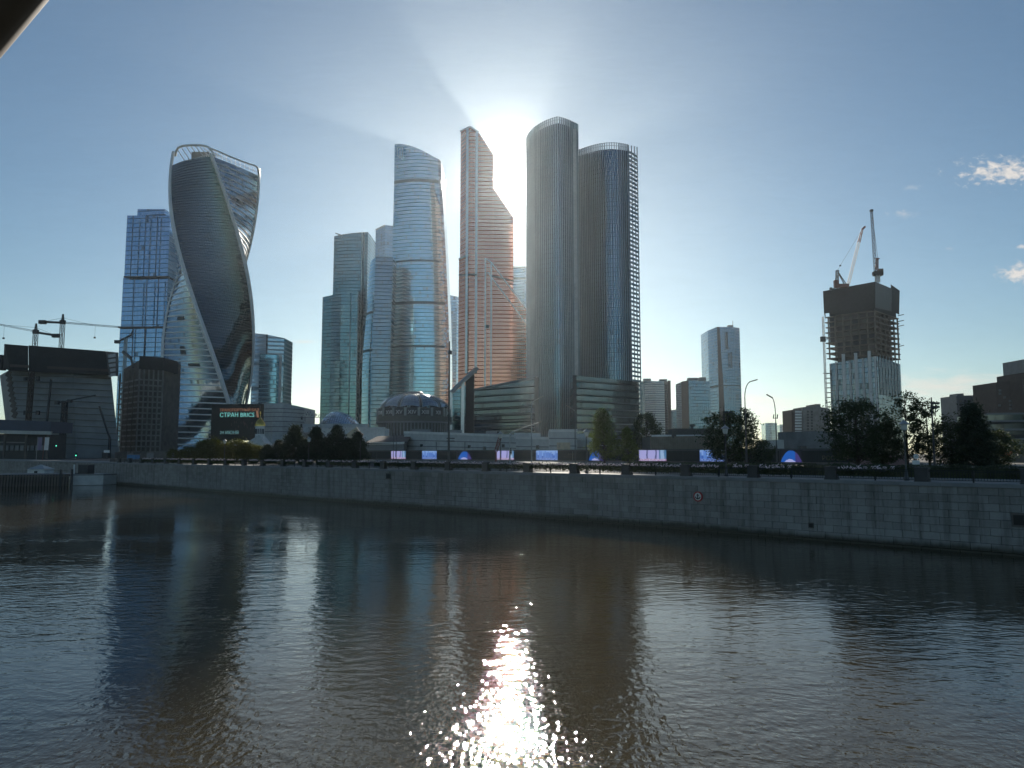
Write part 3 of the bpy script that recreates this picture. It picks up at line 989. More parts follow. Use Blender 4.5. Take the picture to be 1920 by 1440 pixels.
# ---- pale slab right of the twisted tower
def slab_back():
    D = 760
    t = thing('pale_glass_slab', 'pale banded glass slab just right of the twisted tower', 'office block', vedge(505, 700, D)[0])
    shell([vedge(474, 624.5, D + 3), vedge(500, 627, D), vedge(533, 634, D + 5)], 30).build('facade', facade('glass_banded_pale', (0.50, 0.62, 0.70), 4.2, 40, line=(0.26, 0.31, 0.35), lw=0.35, mw=0.004, tilt=0.004, metal=0.6), t)
    mb = shell([vedge(519, 665, D - 2), vedge(533.5, 668, D + 8)], 8); mb.build('painted_lit_edge', M['white'], t)  # white strip puts the slab's lit edge into its colour
    mb = shell([vedge(487, 663, D - 6), vedge(519, 665, D - 8)], 8); mb.build('lower_wing', M['g_fed'], t)
    mb = MB(); mb.bar(P(501, 627, D - 1), (P(501, 627, D - 1).x, D - 1, GZ), 1.2); mb.build('mullion', M['dark'], t)
slab_back()


# ---- dark green stepped tower
def eurasia():
    D = 900
    t = thing('dark_green_tower', 'tall dark green glass tower with lower shoulder on its left', 'skyscraper', vedge(660, 700, D)[0])
    e = [vedge(626.5, 443, D + 6), vedge(642, 439.5, D + 2), vedge(660, 437, D), vedge(679, 435.4, D), vedge(690, 435, D + 3), vedge(695, 441, D + 18)]
    shell(e, 34).build('main_shaft', M['g_teal'], t)
    e2 = [vedge(605, 557, D - 10), vedge(617, 554.5, D - 14), vedge(622, 553.5, D - 15)]
    shell(e2, 30).build('shoulder', M['g_teal'], t)
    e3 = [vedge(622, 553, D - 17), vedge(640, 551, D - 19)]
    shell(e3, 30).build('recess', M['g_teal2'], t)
    e4 = [vedge(640, 551, D - 20), vedge(671.5, 547, D - 18)]
    shell(e4, 18).build('front_wing', M['g_teal'], t)
    for u, v, d in ((679, 436, D - 1), (658, 549, D - 21), (671.8, 547, D - 20), (683, 436, D)):
        p = P(u, v, d); mb = MB(); mb.bar(p, (p.x, p.y, GZ), 0.9, 0.7); mb.build('fin', M['pale'] if u != 683 else M['dark'], t)
    p = P(635, 441, D); mb = MB(); mb.bar(p - Vector((0, 0, 2)), p + Vector((0, 0, 1)), 0.6); mb.bar(p + Vector((-4, 0, 2.5)), p + Vector((5, 0, -0.5)), 1.0); mb.build('roof_crane', M['steel_dark'], t)
eurasia()


def pale_behind():
    D = 1020
    t = thing('pale_tower_behind', 'pale grey-blue tower behind the curved glass tower', 'skyscraper', vedge(720, 500, D)[0])
    shell([vedge(704.5, 431, D + 14), vedge(722, 422, D), vedge(742, 424, D + 6)], 30).build('facade', M['g_pale'], t)
    mb = MB(); mb.bar(P(704.5, 431, D + 13), P(722, 422, D - 1), 1.2); mb.build('parapet', M['pale'], t)
    D = 1050
    t = thing('teal_tower_behind', 'narrow teal tower between the curved and the copper towers', 'skyscraper', vedge(852, 600, D)[0])
    shell([vedge(838, 552, D), vedge(856.5, 556, D + 3), vedge(860, 557, D + 12)], 30).build('facade', M['g_pale'], t)
    t = thing('grey_tower_behind', 'hazy pale tower between the copper tower and the finned tower', 'skyscraper', vedge(975, 600, D)[0])
    shell([vedge(958, 500, D), vedge(983, 500, D - 6), vedge(995, 501, D + 8)], 30).build('facade', M['g_pale'], t)
    mb = MB(); mb.bar(P(958, 501, D - 2), P(986, 501, D - 8), 2.0); mb.build('parapet', M['pale'], t)
    mb = MB(); mb.bar(P(958, 522, D - 2), P(986, 522, D - 8), 2.5); mb.build('ledge', M['pale'], t)
pale_behind()


# ---- sail shaped pair
def federation():
    D = 850
    L = [(270, 740), (345, 739), (400, 737.5), (500, 736), (600, 734.5), (700, 733), (800, 732)]
    Rr = [(300, 826.5), (350, 829), (400, 831.5), (480, 836), (580, 840.5), (680, 843), (760, 842), (800, 841)]
    def interp(tab, v):
        tab = sorted(tab)
        if v <= tab[0][0]: return tab[0][1]
        for (a, b), (c, d) in zip(tab[:-1], tab[1:]):
            if v <= c: return b + (d - b) * (v - a) / (c - a)
        return tab[-1][1]
    topc = [(0, 270), (0.1, 269.5), (0.25, 271), (0.45, 276), (0.65, 284), (0.85, 294), (0.97, 299), (1.0, 303)]
    def mk(c):
        vt = interp(topc, c)
        d = D - 9 * math.sin(math.pi * min(1, c * 0.92 + 0.04))
        path = []
        n = 14
        for i in range(n + 1):
            v = vt + (800 - vt) * i / n
            u = interp(L, v) + (interp(Rr, v) - interp(L, v)) * c
            path.append((v, u))
        return pedge(d, path)
    cs = [0, 0.05, 0.12, 0.2, 0.3, 0.4, 0.5, 0.6, 0.7, 0.8, 0.88, 0.94]
    es = [mk(c) for c in cs]
    t = thing('tall_sail_tower', 'tallest sail-shaped blue glass tower with sloping curved top', 'skyscraper', es[6][0])
    shell(es, 44, rows=40, smooth=True).build('facade', M['g_fed'], t)
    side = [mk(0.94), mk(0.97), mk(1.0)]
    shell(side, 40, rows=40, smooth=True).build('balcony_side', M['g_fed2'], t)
    for v, h in ((343, 4.5), (492, 3.0), (570, 4.0), (651, 3.0)):
        band(es, v, D, h * 0.8, 0.3, 'technical_floor', M['band'], t)
    # glazed balconies that catch the light along the right edge
    rng = random.Random(5)
    bk = MB()
    for i in range(70):
        v = 405 + i * 4.8
        if rng.random() < 0.35: continue
        e = mk(0.965); p = P(interp(L, v) + (interp(Rr, v) - interp(L, v)) * rng.uniform(0.93, 0.985), v, D - 9)
        bk.box(p, (1.6, 1.6, 2.6))
    bk.build('balcony_glazing', M['roofglass'], t, 'stuff')
    # emblem outline near the top left
    mb = MB()
    for a, b in (((745, 277), (745, 292)), ((755, 276.5), (755, 292)), ((745, 277), (755, 276.5)), ((750, 280), (750, 295)), ((745, 292), (750, 295)), ((755, 292), (750, 295))):
        mb.bar(P(a[0], a[1], D - 9), P(b[0], b[1], D - 9), 0.5)
    mb.build('emblem', M['white'], t)

    # lower curved neighbour
    D2 = 810
    LL = [(482, 700), (488, 695.5), (500, 693.5), (540, 690), (590, 687), (630, 683.5), (660, 681), (700, 679), (760, 678)]
    MM = [(480, 704.5), (600, 700), (700, 697), (760, 696)]
    RR_ = [(481, 737), (600, 733), (740, 729), (760, 728.5)]
    def mk2(tab, d, vt):
        n = 12
        return pedge(d, [(vt + (770 - vt) * i / n, interp(tab, vt + (770 - vt) * i / n)) for i in range(n + 1)])
    e0 = []
    for c in (0, 0.2, 0.45, 0.72, 1.0):
        n = 12; vt = 492 - 12 * c ** 0.6; path = []
        for i in range(n + 1):
            v = vt + (770 - vt) * i / n
            path.append((v, interp(LL, v) + (interp(MM, v) - interp(LL, v)) * c))
        e0.append(pedge(D2 + 14 * (1 - c) ** 2, path))
    t = thing('lower_sail_tower', 'shorter curved glass tower with bright left edge beside the tallest tower', 'skyscraper', e0[2][0])
    shell(e0, 30, rows=30, smooth=True).build('curved_face', M['g_fed'], t)
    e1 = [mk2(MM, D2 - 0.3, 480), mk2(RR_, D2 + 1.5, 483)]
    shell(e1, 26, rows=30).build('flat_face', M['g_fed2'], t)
    for v in (586, 657):
        band(e0, v, D2 + 3, 2.8, 0.3, 'technical_floor', M['band'], t)
federation()


# ---- copper tower with stepped silhouette
def mercury():
    D = 750
    t = thing('copper_tower', 'copper-pink glass tower with sloping stepped shoulders', 'skyscraper', vedge(900, 700, D)[0])
    def Dr(u): return D + max(0, u - 881) * 0.03
    # left narrow facet
    shell([vedge(864, 247, D + 18), vedge(881, 238.5, D)], 30).build('narrow_facet', M['g_copper'], t)
    shell([vedge(860.5, 485, D + 15), vedge(876, 479, D + 2)], 20).build('lower_facet', M['g_copper'], t)
    # broad facet: outline traced along the stepped edge, real plane receding to the right
    out = [(881, 238.5), (893, 244.5), (898, 249), (925, 290), (925.5, 352), (962.5, 408), (964.5, 470), (966, 600), (968, 800)]
    es = []
    cols = sorted(set([881, 893, 898, 905, 912, 919, 925, 932, 940, 948, 956, 962.5]))
    def topv(u):
        pr = None
        for (a, b), (c, d) in zip(out[:-1], out[1:]):
            if a <= u <= c and c > a + 1:
                return b + (d - b) * (u - a) / (c - a)
        return 408
    es = [vedge(u, topv(u) if u != 925 else 290, Dr(u)) for u in cols]
    i25 = cols.index(925)
    shell(es[:i25 + 1], 30).build('upper_facet', M['g_copper'], t)
    es2 = [vedge(925, 352, Dr(925))] + es[i25 + 1:]
    shell(es2, 30).build('shoulder_facet', M['g_copper'], t)
    # lower wedge standing proud on the right
    def dw(u): return Dr(u) - 5
    w = [vedge(910, 485, dw(910)), vedge(921, 492, dw(921)), vedge(945, 524, dw(945)), vedge(966, 552, dw(966)), vedge(987, 580, dw(987)), vedge(1000, 600, dw(1000))]
    shell(w, 14).build('lower_wedge', M['g_copper'], t)
    # pale ribs
    for u, v in ((876.5, 241), (894, 245), (921, 492), (910, 484)):
        p = P(u, v, (Dr(u) if u < 900 else dw(u)) - 0.8)
        mb = MB(); mb.bar(p, (p.x, p.y, Zv(735, p.y) if u > 900 else Zv(700, p.y)), 2.3 if u < 900 else 1.4, 1.4); mb.build('rib', M['rib'], t)
    for a, b, w_ in (((910, 485), (921, 492), 1.6), ((921, 492), (990, 584), 2.0), ((914, 510), (990, 611), 1.4), ((861, 486), (876, 478.5), 2.2)):
        mb = MB(); mb.bar(P(a[0], a[1], (dw(a[0]) if a[0] > 900 else D + 13) - 1), P(b[0], b[1], (dw(b[0]) if a[0] > 900 else D) - 1), w_, 1.2); mb.build('rib', M['rib'], t)
    for e in ([vedge(864, 247, D + 18), vedge(881, 238.5, D)], [vedge(881, 238.5, D), vedge(898, 249, Dr(898))]):
        a, b = e[0][1], e[1][1]
        mb = MB(); mb.bar(a + Vector((0, -.6, 0)), b + Vector((0, -.6, 0)), 2.0, 1.5); mb.build('parapet', M['rib'], t)
    mb = MB(); mb.bar(P(861, 516, D + 4), P(894, 515, D - 2), 3.0, 1.0); mb.build('technical_floor', M['grey'], t)
    mb = MB(); mb.bar(P(922, 517, Dr(922) - 6), P(964, 527, Dr(964) - 6), 2.5, 1.0); mb.build('technical_floor', M['grey'], t)
    # splayed legs at the foot
    base = MB()
    base.bar(P(894, 690, D - 4), P(846, 736, D - 20), 5.0, 3.0); base.bar(P(868, 716, D - 14), (P(868, 716, D - 14).x, D - 14, GZ), 3.0)
    base.bar(P(846, 736, D - 20), (P(846, 736, D - 20).x, D - 20, GZ), 2.5)
    base.build('splayed_leg', M['rib'], t)
    shell([vedge(846, 738, D - 12), vedge(873, 722, D - 10)], 12).build('entrance_glass', M['g_cap'], t)
    shell([vedge(873, 712, D - 8), vedge(889, 700, D - 6)], 10).build('entrance_wall', M['dark'], t)
    mb = MB(); mb.box(P(914, 612, dw(914) - 1), (3.4, 1, 3.2)); mb.build('open_window', M['dark'], t)
mercury()


# ---- two finned towers
def capital(name, label, us, tops, D0, dd, mat, nf, lattice_edge=False, fin_h=13.0, tone='fin_a'):
    """us/tops/dd: column, body-top row, depth offset along the curved front"""
    es = [vedge(u, v, D0 + d) for u, v, d in zip(us, tops, dd)]
    t = thing(name, label, 'skyscraper', es[len(es) // 2][0])
    shell(es, 45, rows=1, smooth=True).build('facade', mat, t)
    # vertical fins standing proud and rising above the roof
    L = [0.0]
    for a, b in zip(es[:-1], es[1:]): L.append(L[-1] + (b[0] - a[0]).length)
    fins = MB()
    for i in range(nf):
        x = L[-1] * (i + 0.3) / nf
        for j in range(len(L) - 1):
            if x <= L[j + 1]: break
        f = (x - L[j]) / (L[j + 1] - L[j])
        b0 = es[j][0].lerp(es[j + 1][0], f); t0 = es[j][1].lerp(es[j + 1][1], f)
        d = (es[j + 1][0] - es[j][0]).normalized(); nrm = Vector((d.y, -d.x, 0))
        Mx = Matrix((d, nrm, Vector((0, 0, 1)))).transposed()
        h = t0.z + fin_h * D0 / FPX - b0.z
        fins.box(b0 + nrm * 0.45 + Vector((0, 0, h / 2)), (0.62, 1.3, h), Mx)
    fins.build('fins', M[tone], t, 'stuff')
    rim = MB()
    for k in (0.55, 0.98):
        pts = [e[1] + Vector((0, -0.1, fin_h * D0 / FPX * k)) for e in es]
        for a, b in zip(pts[:-1], pts[1:]): rim.bar(a, b, 0.35)
    rim.build('crown_rail', M[tone], t)
    return t, es
M['fin_a'] = plain('fin_grey', (0.25, 0.32, 0.36), 0.35, 0.5, var=0.1)
M['fin_b'] = plain('fin_blue_grey', (0.18, 0.235, 0.275), 0.4, 0.4, var=0.1)
def capitals():
    us = [988.5, 990, 995, 1003, 1013, 1025, 1036, 1046, 1058, 1070, 1079, 1083.5]
    tp = [272, 266, 258, 250, 243.5, 237.5, 233.5, 231, 234, 238.5, 243, 246]
    dd = [30, 25, 19, 13.5, 9, 5, 2, 0, 3, 7, 11.5, 15]
    t, es = capital('finned_tower', 'tall finned tower with rounded left edge next to the sun', us, tp, 600, dd, M['g_cap'], 34, tone='fin_a')
    p = P(1077, 242, 608); mb = MB(); mb.bar(p, (p.x, p.y, GZ), 3.2, 1.2); mb.build('corner_strip', M['pale'], t)
    us = [1084, 1092, 1102, 1113, 1125, 1137, 1149, 1160, 1170, 1178]
    tp = [293, 290.5, 287, 284, 281.5, 280, 279.5, 280.5, 282, 283.5]
    dd = [22, 18, 13, 8, 4, 1, 0, 0, 2, 4]
    t, es = capital('finned_tower', 'wider finned tower with curved crown right of the rounded one', us, tp, 650, dd, M['g_cap2'], 25, tone='fin_b')
    # open loggia frame down the right-hand edge
    fr = MB()
    xs = [1178.5, 1184, 1189.5, 1194.5]
    tops = [P(u, 284 + i * 1.2, 655 + i * 4) for i, u in enumerate(xs)]
    z1 = tops[0].z
    for i, p in enumerate(tops):
        fr.bar((p.x, p.y, GZ), (p.x, p.y, p.z + 6), 0.9)
    nfl = 70
    for q in range(nfl):
        z = GZ + (z1 - GZ) * (q + 1) / nfl
        for a, b in zip(tops[:-1], tops[1:]):
            fr.bar((a.x, a.y, z), (b.x, b.y, z), 1.25, 1.6)
    fr.build('loggia_frame', M['fin_b'], t, 'stuff')
    # podium blocks
    t = thing('glass_podium', 'dark banded glass podium in front of the copper tower', 'podium', vedge(945, 800, 545)[0])
    e = [vedge(889.5, 731, 566), vedge(918, 725, 556), vedge(1006, 708, 528)]
    shell(e, 30).build('facade', M['g_pod'], t)
    for i in range(9):
        z = GZ + 4 + i * 4.6
        mb = MB()
        for a, b in zip(e[:-1], e[1:]):
            if z > min(a[1].z, b[1].z) - 1: continue
            mb.bar((a[0].x, a[0].y - 0.4, z), (b[0].x, b[0].y - 0.4, z), 1.1, 0.7)
        if mb.v: mb.build('spandrel', M['dark'] if i % 2 else M['grey'], t)
    mb = MB(); mb.bar(e[0][1], e[1][1], 1.5); mb.bar(e[1][1], e[2][1], 1.5); mb.build('parapet', M['grey'], t)
    mb = MB(); p = e[2][1]; mb.bar((p.x, p.y - 0.5, GZ), (p.x, p.y - 0.5, p.z), 3.0, 1.5); mb.build('end_wall', M['dark'], t)
    t = thing('finned_podium', 'grey louvred podium at the foot of the wider finned tower', 'podium', vedge(1130, 800, 545)[0])
    e = [vedge(1074, 705, 548), vedge(1079, 704.5, 545), vedge(1130, 709, 560), vedge(1198, 716, 585)]
    shell(e, 30).build('facade', M['g_pod'], t)
    for i in range(8):
        z = GZ + 3 + i * 5.4
        mb = MB()
        for a, b in zip(e[1:-1], e[2:]): mb.bar((a[0].x, a[0].y - 0.4, z), (b[0].x, b[0].y - 0.4, z), 2.2, 0.7)
        mb.build('louvre', M['grey'], t)
    mb = MB(); p = e[0][1]; mb.bar((p.x + 1, p.y - 4, GZ), (p.x + 1, p.y - 4, p.z), 2.6, 2.0); mb.build('end_wall', M['dark'], t)
capitals()


# ================================================================== towers on the right
def right_towers():
    D = 900
    t = thing('white_banded_tower', 'pale high-rise with thin white balcony bands', 'apartment tower', vedge(1225, 760, D)[0])
    e = [vedge(1199, 716, D + 10), vedge(1208, 714, D + 3), vedge(1228, 714.5, D), vedge(1245, 715, D + 3), vedge(1254.5, 716, D + 10)]
    shell(e, 30).build('facade', facade('glass_banded_tower', (0.30, 0.34, 0.37), 3.4, 3.0, line=(0.1, 0.11, 0.12), lw=0.1, mw=0.08, rough=0.2), t)
    n = 24
    for i in range(n):
        v = 719 + i * 4.2
        z = Zv(v, D)
        mb = MB()
        pts = [Vector((q[0].x, q[0].y - 0.9, z)) for q in e[1:4]]
        for a, b in zip(pts[:-1], pts[1:]): mb.bar(a, b, 1.1, 1.8)
        mb.build('balcony_band', M['white'], t)
    mb = MB(); p = e[-1][1]; mb.bar((p.x - 1, p.y - 5, GZ), (p.x - 1, p.y - 5, p.z + 1), 3.0); mb.build('corner_pier', M['brown'], t)
    mb = MB(); p = P(1213, 712.5, D + 8); mb.box(p, (9, 6, 3)); p = P(1243, 713.5, D + 8); mb.box(p, (9, 6, 3)); mb.build('roof_plant', M['grey'], t)

    t = thing('far_pale_block', 'small hazy pale block between two right-hand towers', 'apartment block', vedge(1267, 790, 1050)[0])
    shell([vedge(1255, 769, 1050), vedge(1279, 767, 1046)], 25).build('facade', M['g_far'], t)
    mb = MB(); mb.box(P(1272, 766.5, 1050), (6, 5, 4)); mb.build('roof_plant', M['pale'], t)

    D = 800
    t = thing('short_glass_tower', 'short blue-green glass tower with brown side wall', 'office tower', vedge(1305, 760, D)[0])
    e = [vedge(1278, 716, D + 18), vedge(1291, 713.5, D), vedge(1331, 715, D + 6)]
    shell(e, 30).build('facade', M['g_far'], t)
    shell([vedge(1277.6, 715.6, D + 17.5), vedge(1290.6, 713, D - 0.5)], 1.0).build('brown_side_wall', M['brown'], t)
    mb = MB(); mb.box(P(1298, 711.5, D + 8), (10, 8, 3)); mb.box(P(1316, 711.5, D + 8), (7, 8, 4)); mb.build('roof_plant', M['grey'], t)

    D = 900
    t = thing('folded_glass_tower', 'tall folded blue glass tower with a dark wedge stripe', 'office tower', vedge(1357, 700, D)[0])
    e = [vedge(1327, 620, D + 22), vedge(1344, 613, D), vedge(1352, 613, D - 1), vedge(1376, 613.5, D + 4), vedge(1386.5, 615, D + 10)]
    shell(e, 34).build('facade', M['g_far'], t)
    a, b = P(1344.3, 613, D - 1), P(1352, 613, D - 2)
    mb = MB()
    mb.face([(a.x, a.y - 0.4, GZ), (P(1357, 760, D - 2).x + 3, b.y - 0.4, GZ), (b.x - 2, b.y - 0.4, b.z), (a.x, a.y - 0.4, a.z)])
    mb.build('wedge_stripe', M['brown'], t)
    mb = MB(); mb.bar(P(1329, 727, D + 19), P(1344, 723, D - 1), 3.0, 1.0); mb.bar(P(1352, 723, D - 3), P(1387, 723, D + 8), 2.4, 1.0); mb.build('technical_floor', M['dark'], t)
    mb = MB(); mb.box(P(1369, 612.5, D + 10), (6, 6, 3)); p = P(1374, 612, D + 10); mb.bar(p, p + Vector((0, 0, 7)), 0.5); mb.build('roof_mast', M['grey'], t)
    for u0, v0, v1 in ((1363, 622, 655), (1371, 660, 690)):
        mb = MB(); p = P(u0, v0, D - 0.5); mb.bar(p, (p.x, p.y, Zv(v1, D)), 1.8, 0.6); mb.build('dark_fin', M['dark'], t)

    for nm, lab, u0, u1, v, D in (('distant_tower', 'faint distant tower left of the bent lamp post', 1435, 1457, 793, 1500), ('distant_tower', 'faint distant tower right of the bent lamp post', 1462, 1485, 796, 1520)):
        t = thing(nm, lab, 'tower', vedge((u0 + u1) / 2, 800, D)[0])
        shell([vedge(u0, v + 1, D + 6), vedge((u0 + u1) / 2, v, D), vedge(u1, v + 1, D + 6)], 25).build('facade', M['g_pale'], t)
        mb = MB(); mb.bar(P(u0, v + 0.8, D + 4), P(u1, v + 0.8, D + 4), 2.0); mb.build('parapet', M['pale'], t)

    # grey apartment block with open balconies
    D = 520
    t = thing('balcony_block', 'grey apartment block with a stack of open balconies', 'apartment block', vedge(1515, 800, D)[0])
    shell([vedge(1484, 768.5, D + 6), vedge(1505, 767, D)], 18).build('balcony_wing', M['brown'], t)
    shell([vedge(1505, 763.5, D - 2), vedge(1530, 761.5, D - 3)], 18).build('main_wing', M['concrete'], t)
    shell([vedge(1530, 757.5, D - 3), vedge(1538.5, 757.5, D - 2)], 18).build('stair_tower', M['concrete'], t)
    shell([vedge(1538.5, 763, D), vedge(1556, 766, D + 4)], 18).build('side_wing', M['concrete'], t)
    for i in range(8):
        v = 772 + i * 5.4
        mb = MB(); mb.bar(P(1491, v, D + 2), P(1503, v, D - 1.0), 0.9, 1.4); mb.build('balcony', M['white'], t)
        mb = MB(); mb.bar(P(1491, v - 2.0, D + 3), P(1503, v - 2.0, D + 0.2), 1.0, 0.4); mb.build('balcony_opening', M['black'], t)
        for u in (1515, 1522):
            mb = MB(); mb.box(P(u, v, D - 2.6), (1.3, 0.5, 1.3)); mb.build('window', M['dark'], t)


right_towers()


# ---- concrete tower under construction with two cranes
def construction_tower():
    D = 550
    t = thing('unfinished_tower', 'unfinished concrete tower with dark screens on top and new glazing below', 'construction', vedge(1620, 700, D)[0])
    XYZ = lambda u, v, d: P(u, v, d)
    cl, cc, cr = P(1552, 600, D + 26), P(1641, 600, D), P(1684, 600, D + 32)
    zs, zg = Zv(583, D), Zv(664, D)
    d1, d2 = (cl - cc).to_2d().normalized(), (cr - cc).to_2d().normalized()
    d1 = Vector((d1.x, d1.y, 0)); d2 = Vector((d2.x, d2.y, 0))
    L1, L2 = (cl - cc).to_2d().length, (cr - cc).to_2d().length
    def pl(a, b, z): return Vector((cc.x, cc.y, 0)) + d1 * a + d2 * b + Vector((0, 0, z))
    # core
    core = MB(); core.prism([pl(5, 3, 0), pl(5, L2 - 2, 0), pl(L1 - 5, L2 - 2, 0), pl(L1 - 5, 3, 0)], GZ, zs + 2)
    core.build('concrete_core', M['concrete_dark'], t)
    nf = 9
    for i in range(nf):
        z = zg + (zs - zg) * i / (nf - 1)
        s = MB(); e = 0.8 + 0.5 * (i % 2)
        s.prism([pl(-.3, -.3, 0), pl(-.3, L2 + e, 0), pl(L1 + e + 1.0, L2 + e, 0), pl(L1 + e + 1.0, -.3, 0)], z - 0.35, z + 0.35)
        s.face([pl(-.3, -.3, z - 0.35), pl(L1 + e + 1, -.3, z - 0.35), pl(L1 + e + 1, L2 + e, z - 0.35), pl(-.3, L2 + e, z - 0.35)])
        s.build('floor_slab', M['slab'], t)
    for a, b in [(L1 * q, 0.3) for q in (0.01, 0.17, 0.34, 0.51, 0.68, 0.85, 0.99)] + [(0.3, L2 * q) for q in (0.2, 0.4, 0.6, 0.8, 0.98)]:
        c = MB(); c.bar(pl(a, b, zg), pl(a, b, zs), 0.9); c.build('column', M['slab'], t)
    # dark hanging screens between slabs on some bays
    rng = random.Random(2)
    for i in range(nf - 1):
        for q in range(6):
            if rng.random() < 0.55:
                z0 = zg + (zs - zg) * (i + 0.1) / (nf - 1); z1 = zg + (zs - zg) * (i + 0.9) / (nf - 1)
                f = MB(); a0, a1 = L1 * (0.03 + q * 0.165), L1 * (0.15 + q * 0.165)
                f.face([pl(a0, 0.9, z0), pl(a1, 0.9, z0), pl(a1, 0.9, z1), pl(a0, 0.9, z1)]); f.build('safety_net', M['netting'] if rng.random() < .6 else M['brown'], t)
    # protective screen on top
    sc = MB()
    tl, tc, tr_ = P(1543, 546, D + 28), P(1641, 528, D - 2), P(1687, 545, D + 34)
    bl, bc, br = P(1545, 588, D + 27), P(1641, 577, D - 2), P(1686, 590, D + 33)
    sc.grid([[bl, bc], [tl, tc]], None, 0, False); sc.build('protective_screen', M['netting'], t)
    sc = MB(); m0, m1 = P(1672, 541, D + 22), P(1672, 584, D + 22)
    sc.grid([[bc, m1], [tc, m0]], None, 0, False); sc.build('protective_screen', M['dark'], t)
    sc = MB(); sc.grid([[P(1672, 584, D + 21.5), br], [P(1670, 533, D + 21.5), tr_]], None, 0, False); sc.build('protective_screen', M['netting'], t)
    bk = MB(); Bv = Vector((0, 24, 0))
    bk.grid([[bl, bl + Bv + Vector((14, 6, 0))], [tl, tl + Bv + Vector((14, 6, 0))]], None, 0, False); bk.build('protective_screen', M['netting'], t)
    dk = MB(); dk.prism([pl(1, 1, 0), pl(1, L2 - 1, 0), pl(L1 - 1, L2 - 1, 0), pl(L1 - 1, 1, 0)], zs + 1, zs + 14); dk.build('top_formwork', M['netting'], t)
    # finished glazing
    gl = MB()
    zt1, zt2 = Zv(668, D + 10), Zv(668, D + 10)
    gl.prism([pl(L1, 0, 0), pl(0, 0, 0), pl(0, L2, 0), pl(L1, L2, 0)], GZ, [Zv(682, D + 26), Zv(668, D), Zv(683, D + 32), zt2])
    gl.build('glass_facade', M['g_con'], t)
    for u, w, v in ((1578, 2.2, 664), (1602, 2.2, 662), (1627.5, 2.2, 658), (1563, 0.9, 678), (1590, 0.9, 676), (1615, 0.9, 672), (1638, 0.9, 668)):
        f = (1641 - u) / (1641 - 1552)
        p = pl(L1 * f * 0.97, -0.7, Zv(v, D + 26 * f)); mb = MB(); mb.bar((p.x, p.y, GZ), p, w, 0.9); mb.build('white_fin', M['white'], t)
    for q in range(7):
        p = pl(-0.6, L2 * (0.1 + q * 0.13), Zv(664 + q * 2, D + 5 * q)); mb = MB(); mb.bar((p.x, p.y, Zv(740, D)), p, 0.35, 0.7); mb.build('white_fin', M['pale'], t)
    # open balconies down the left edge
    for i in range(14):
        p = pl(L1 + 1.6, -0.2, Zv(700 + i * 9.0, D + 26)); mb = MB(); mb.box(p, (3.2, 3.0, 0.5)); mb.build('ledge', M['concrete_dark'], t)
    # outriggers on the right edge
    for v in (592, 603, 612, 650):
        mb = MB(); p = P(1684, v, D + 32); mb.bar(p, p + Vector((5, 1, 1.2)), 0.6); mb.build('outrigger', M['concrete'], t)

    # builders' hoist on the left
    h = thing('builders_hoist', 'thin lattice hoist mast up the side of the unfinished tower', 'hoist', P(1545, 800, D + 24) * 1.0)
    mb = MB(); a = P(1543, 594, D + 24); lattice(mb, (a.x, a.y, GZ), a, 1.1, 44, 0.22); mb.build('mast', M['pale'], h)
    mb = MB(); mb.box(P(1543, 636, D + 23), (3.6, 2, 4)); mb.build('cage', M['steel_dark'], h)
    for v in (632, 637, 700):
        mb = MB(); mb.bar(P(1543, v, D + 24), P(1552, v, D + 24), 0.4); mb.build('tie', M['steel_dark'], h)

    # luffing cranes
    c = thing('luffing_crane', 'luffing crane with long tilted jib on the unfinished tower', 'crane', P(1582, 537, D + 8))
    mb = MB(); mb.box(P(1579, 536, D + 8), (9, 4, 2.5)); mb.box(P(1568, 533, D + 8), (3, 3, 6)); mb.build('machine_deck', M['crane_red'], c)
    mb = MB(); lattice(mb, P(1569, 537, D + 8), P(1570, 507, D + 8), 1.6, 5, 0.4); mb.bar(P(1571, 510, D + 8), P(1584, 535, D + 8), 0.6); mb.bar(P(1573, 512, D + 9), P(1589, 536, D + 9), 0.5); mb.build('a_frame', M['concrete'], c)
    mb = MB(); lattice(mb, P(1590, 535, D + 8), P(1610, 455, D + 8), 1.6, 14, 0.2); mb.build('jib', M['crane_white'], c)
    mb = MB(); lattice(mb, P(1610, 455, D + 8), P(1617.5, 428, D + 8), 1.6, 5, 0.28, 0.9); mb.bar(P(1616.5, 430, D + 8), P(1622, 425, D + 8), 1.4); mb.build('jib_head', M['crane_red'], c)
    mb = MB(); mb.bar(P(1570, 507, D + 8), P(1617, 429, D + 8), 0.16); mb.box(P(1575.5, 498, D + 8), (1, 1, 1)); mb.build('pendant_line', M['steel_dark'], c)
    mb = MB(); mb.bar(P(1558, 543, D + 8), P(1571, 538, D + 8), 0.8); mb.box(P(1558, 542, D + 8), (1.5, 2, 2.2)); mb.build('counterweight', M['steel_dark'], c)
    c = thing('luffing_crane', 'luffing crane with nearly upright jib on the unfinished tower', 'crane', P(1645, 527, D + 12))
    mb = MB(); lattice(mb, P(1645.5, 530, D + 12), P(1645, 515, D + 12), 2.4, 4, 0.45); mb.build('mast', M['crane_white'], c)
    mb = MB(); mb.box(P(1646, 513, D + 12), (6.5, 4, 3.4)); mb.box(P(1650.5, 509.5, D + 12), (3, 4, 4)); mb.box(P(1638, 513, D + 12), (1.6, 2, 2)); mb.build('machine_deck', M['brown'], c)
    mb = MB(); lattice(mb, P(1643.5, 508, D + 12), P(1645, 484, D + 12), 1.8, 6, 0.35, 1.0); mb.bar(P(1642, 485, D + 12), P(1649, 485, D + 12), 0.7); mb.build('a_frame', M['crane_red'], c)
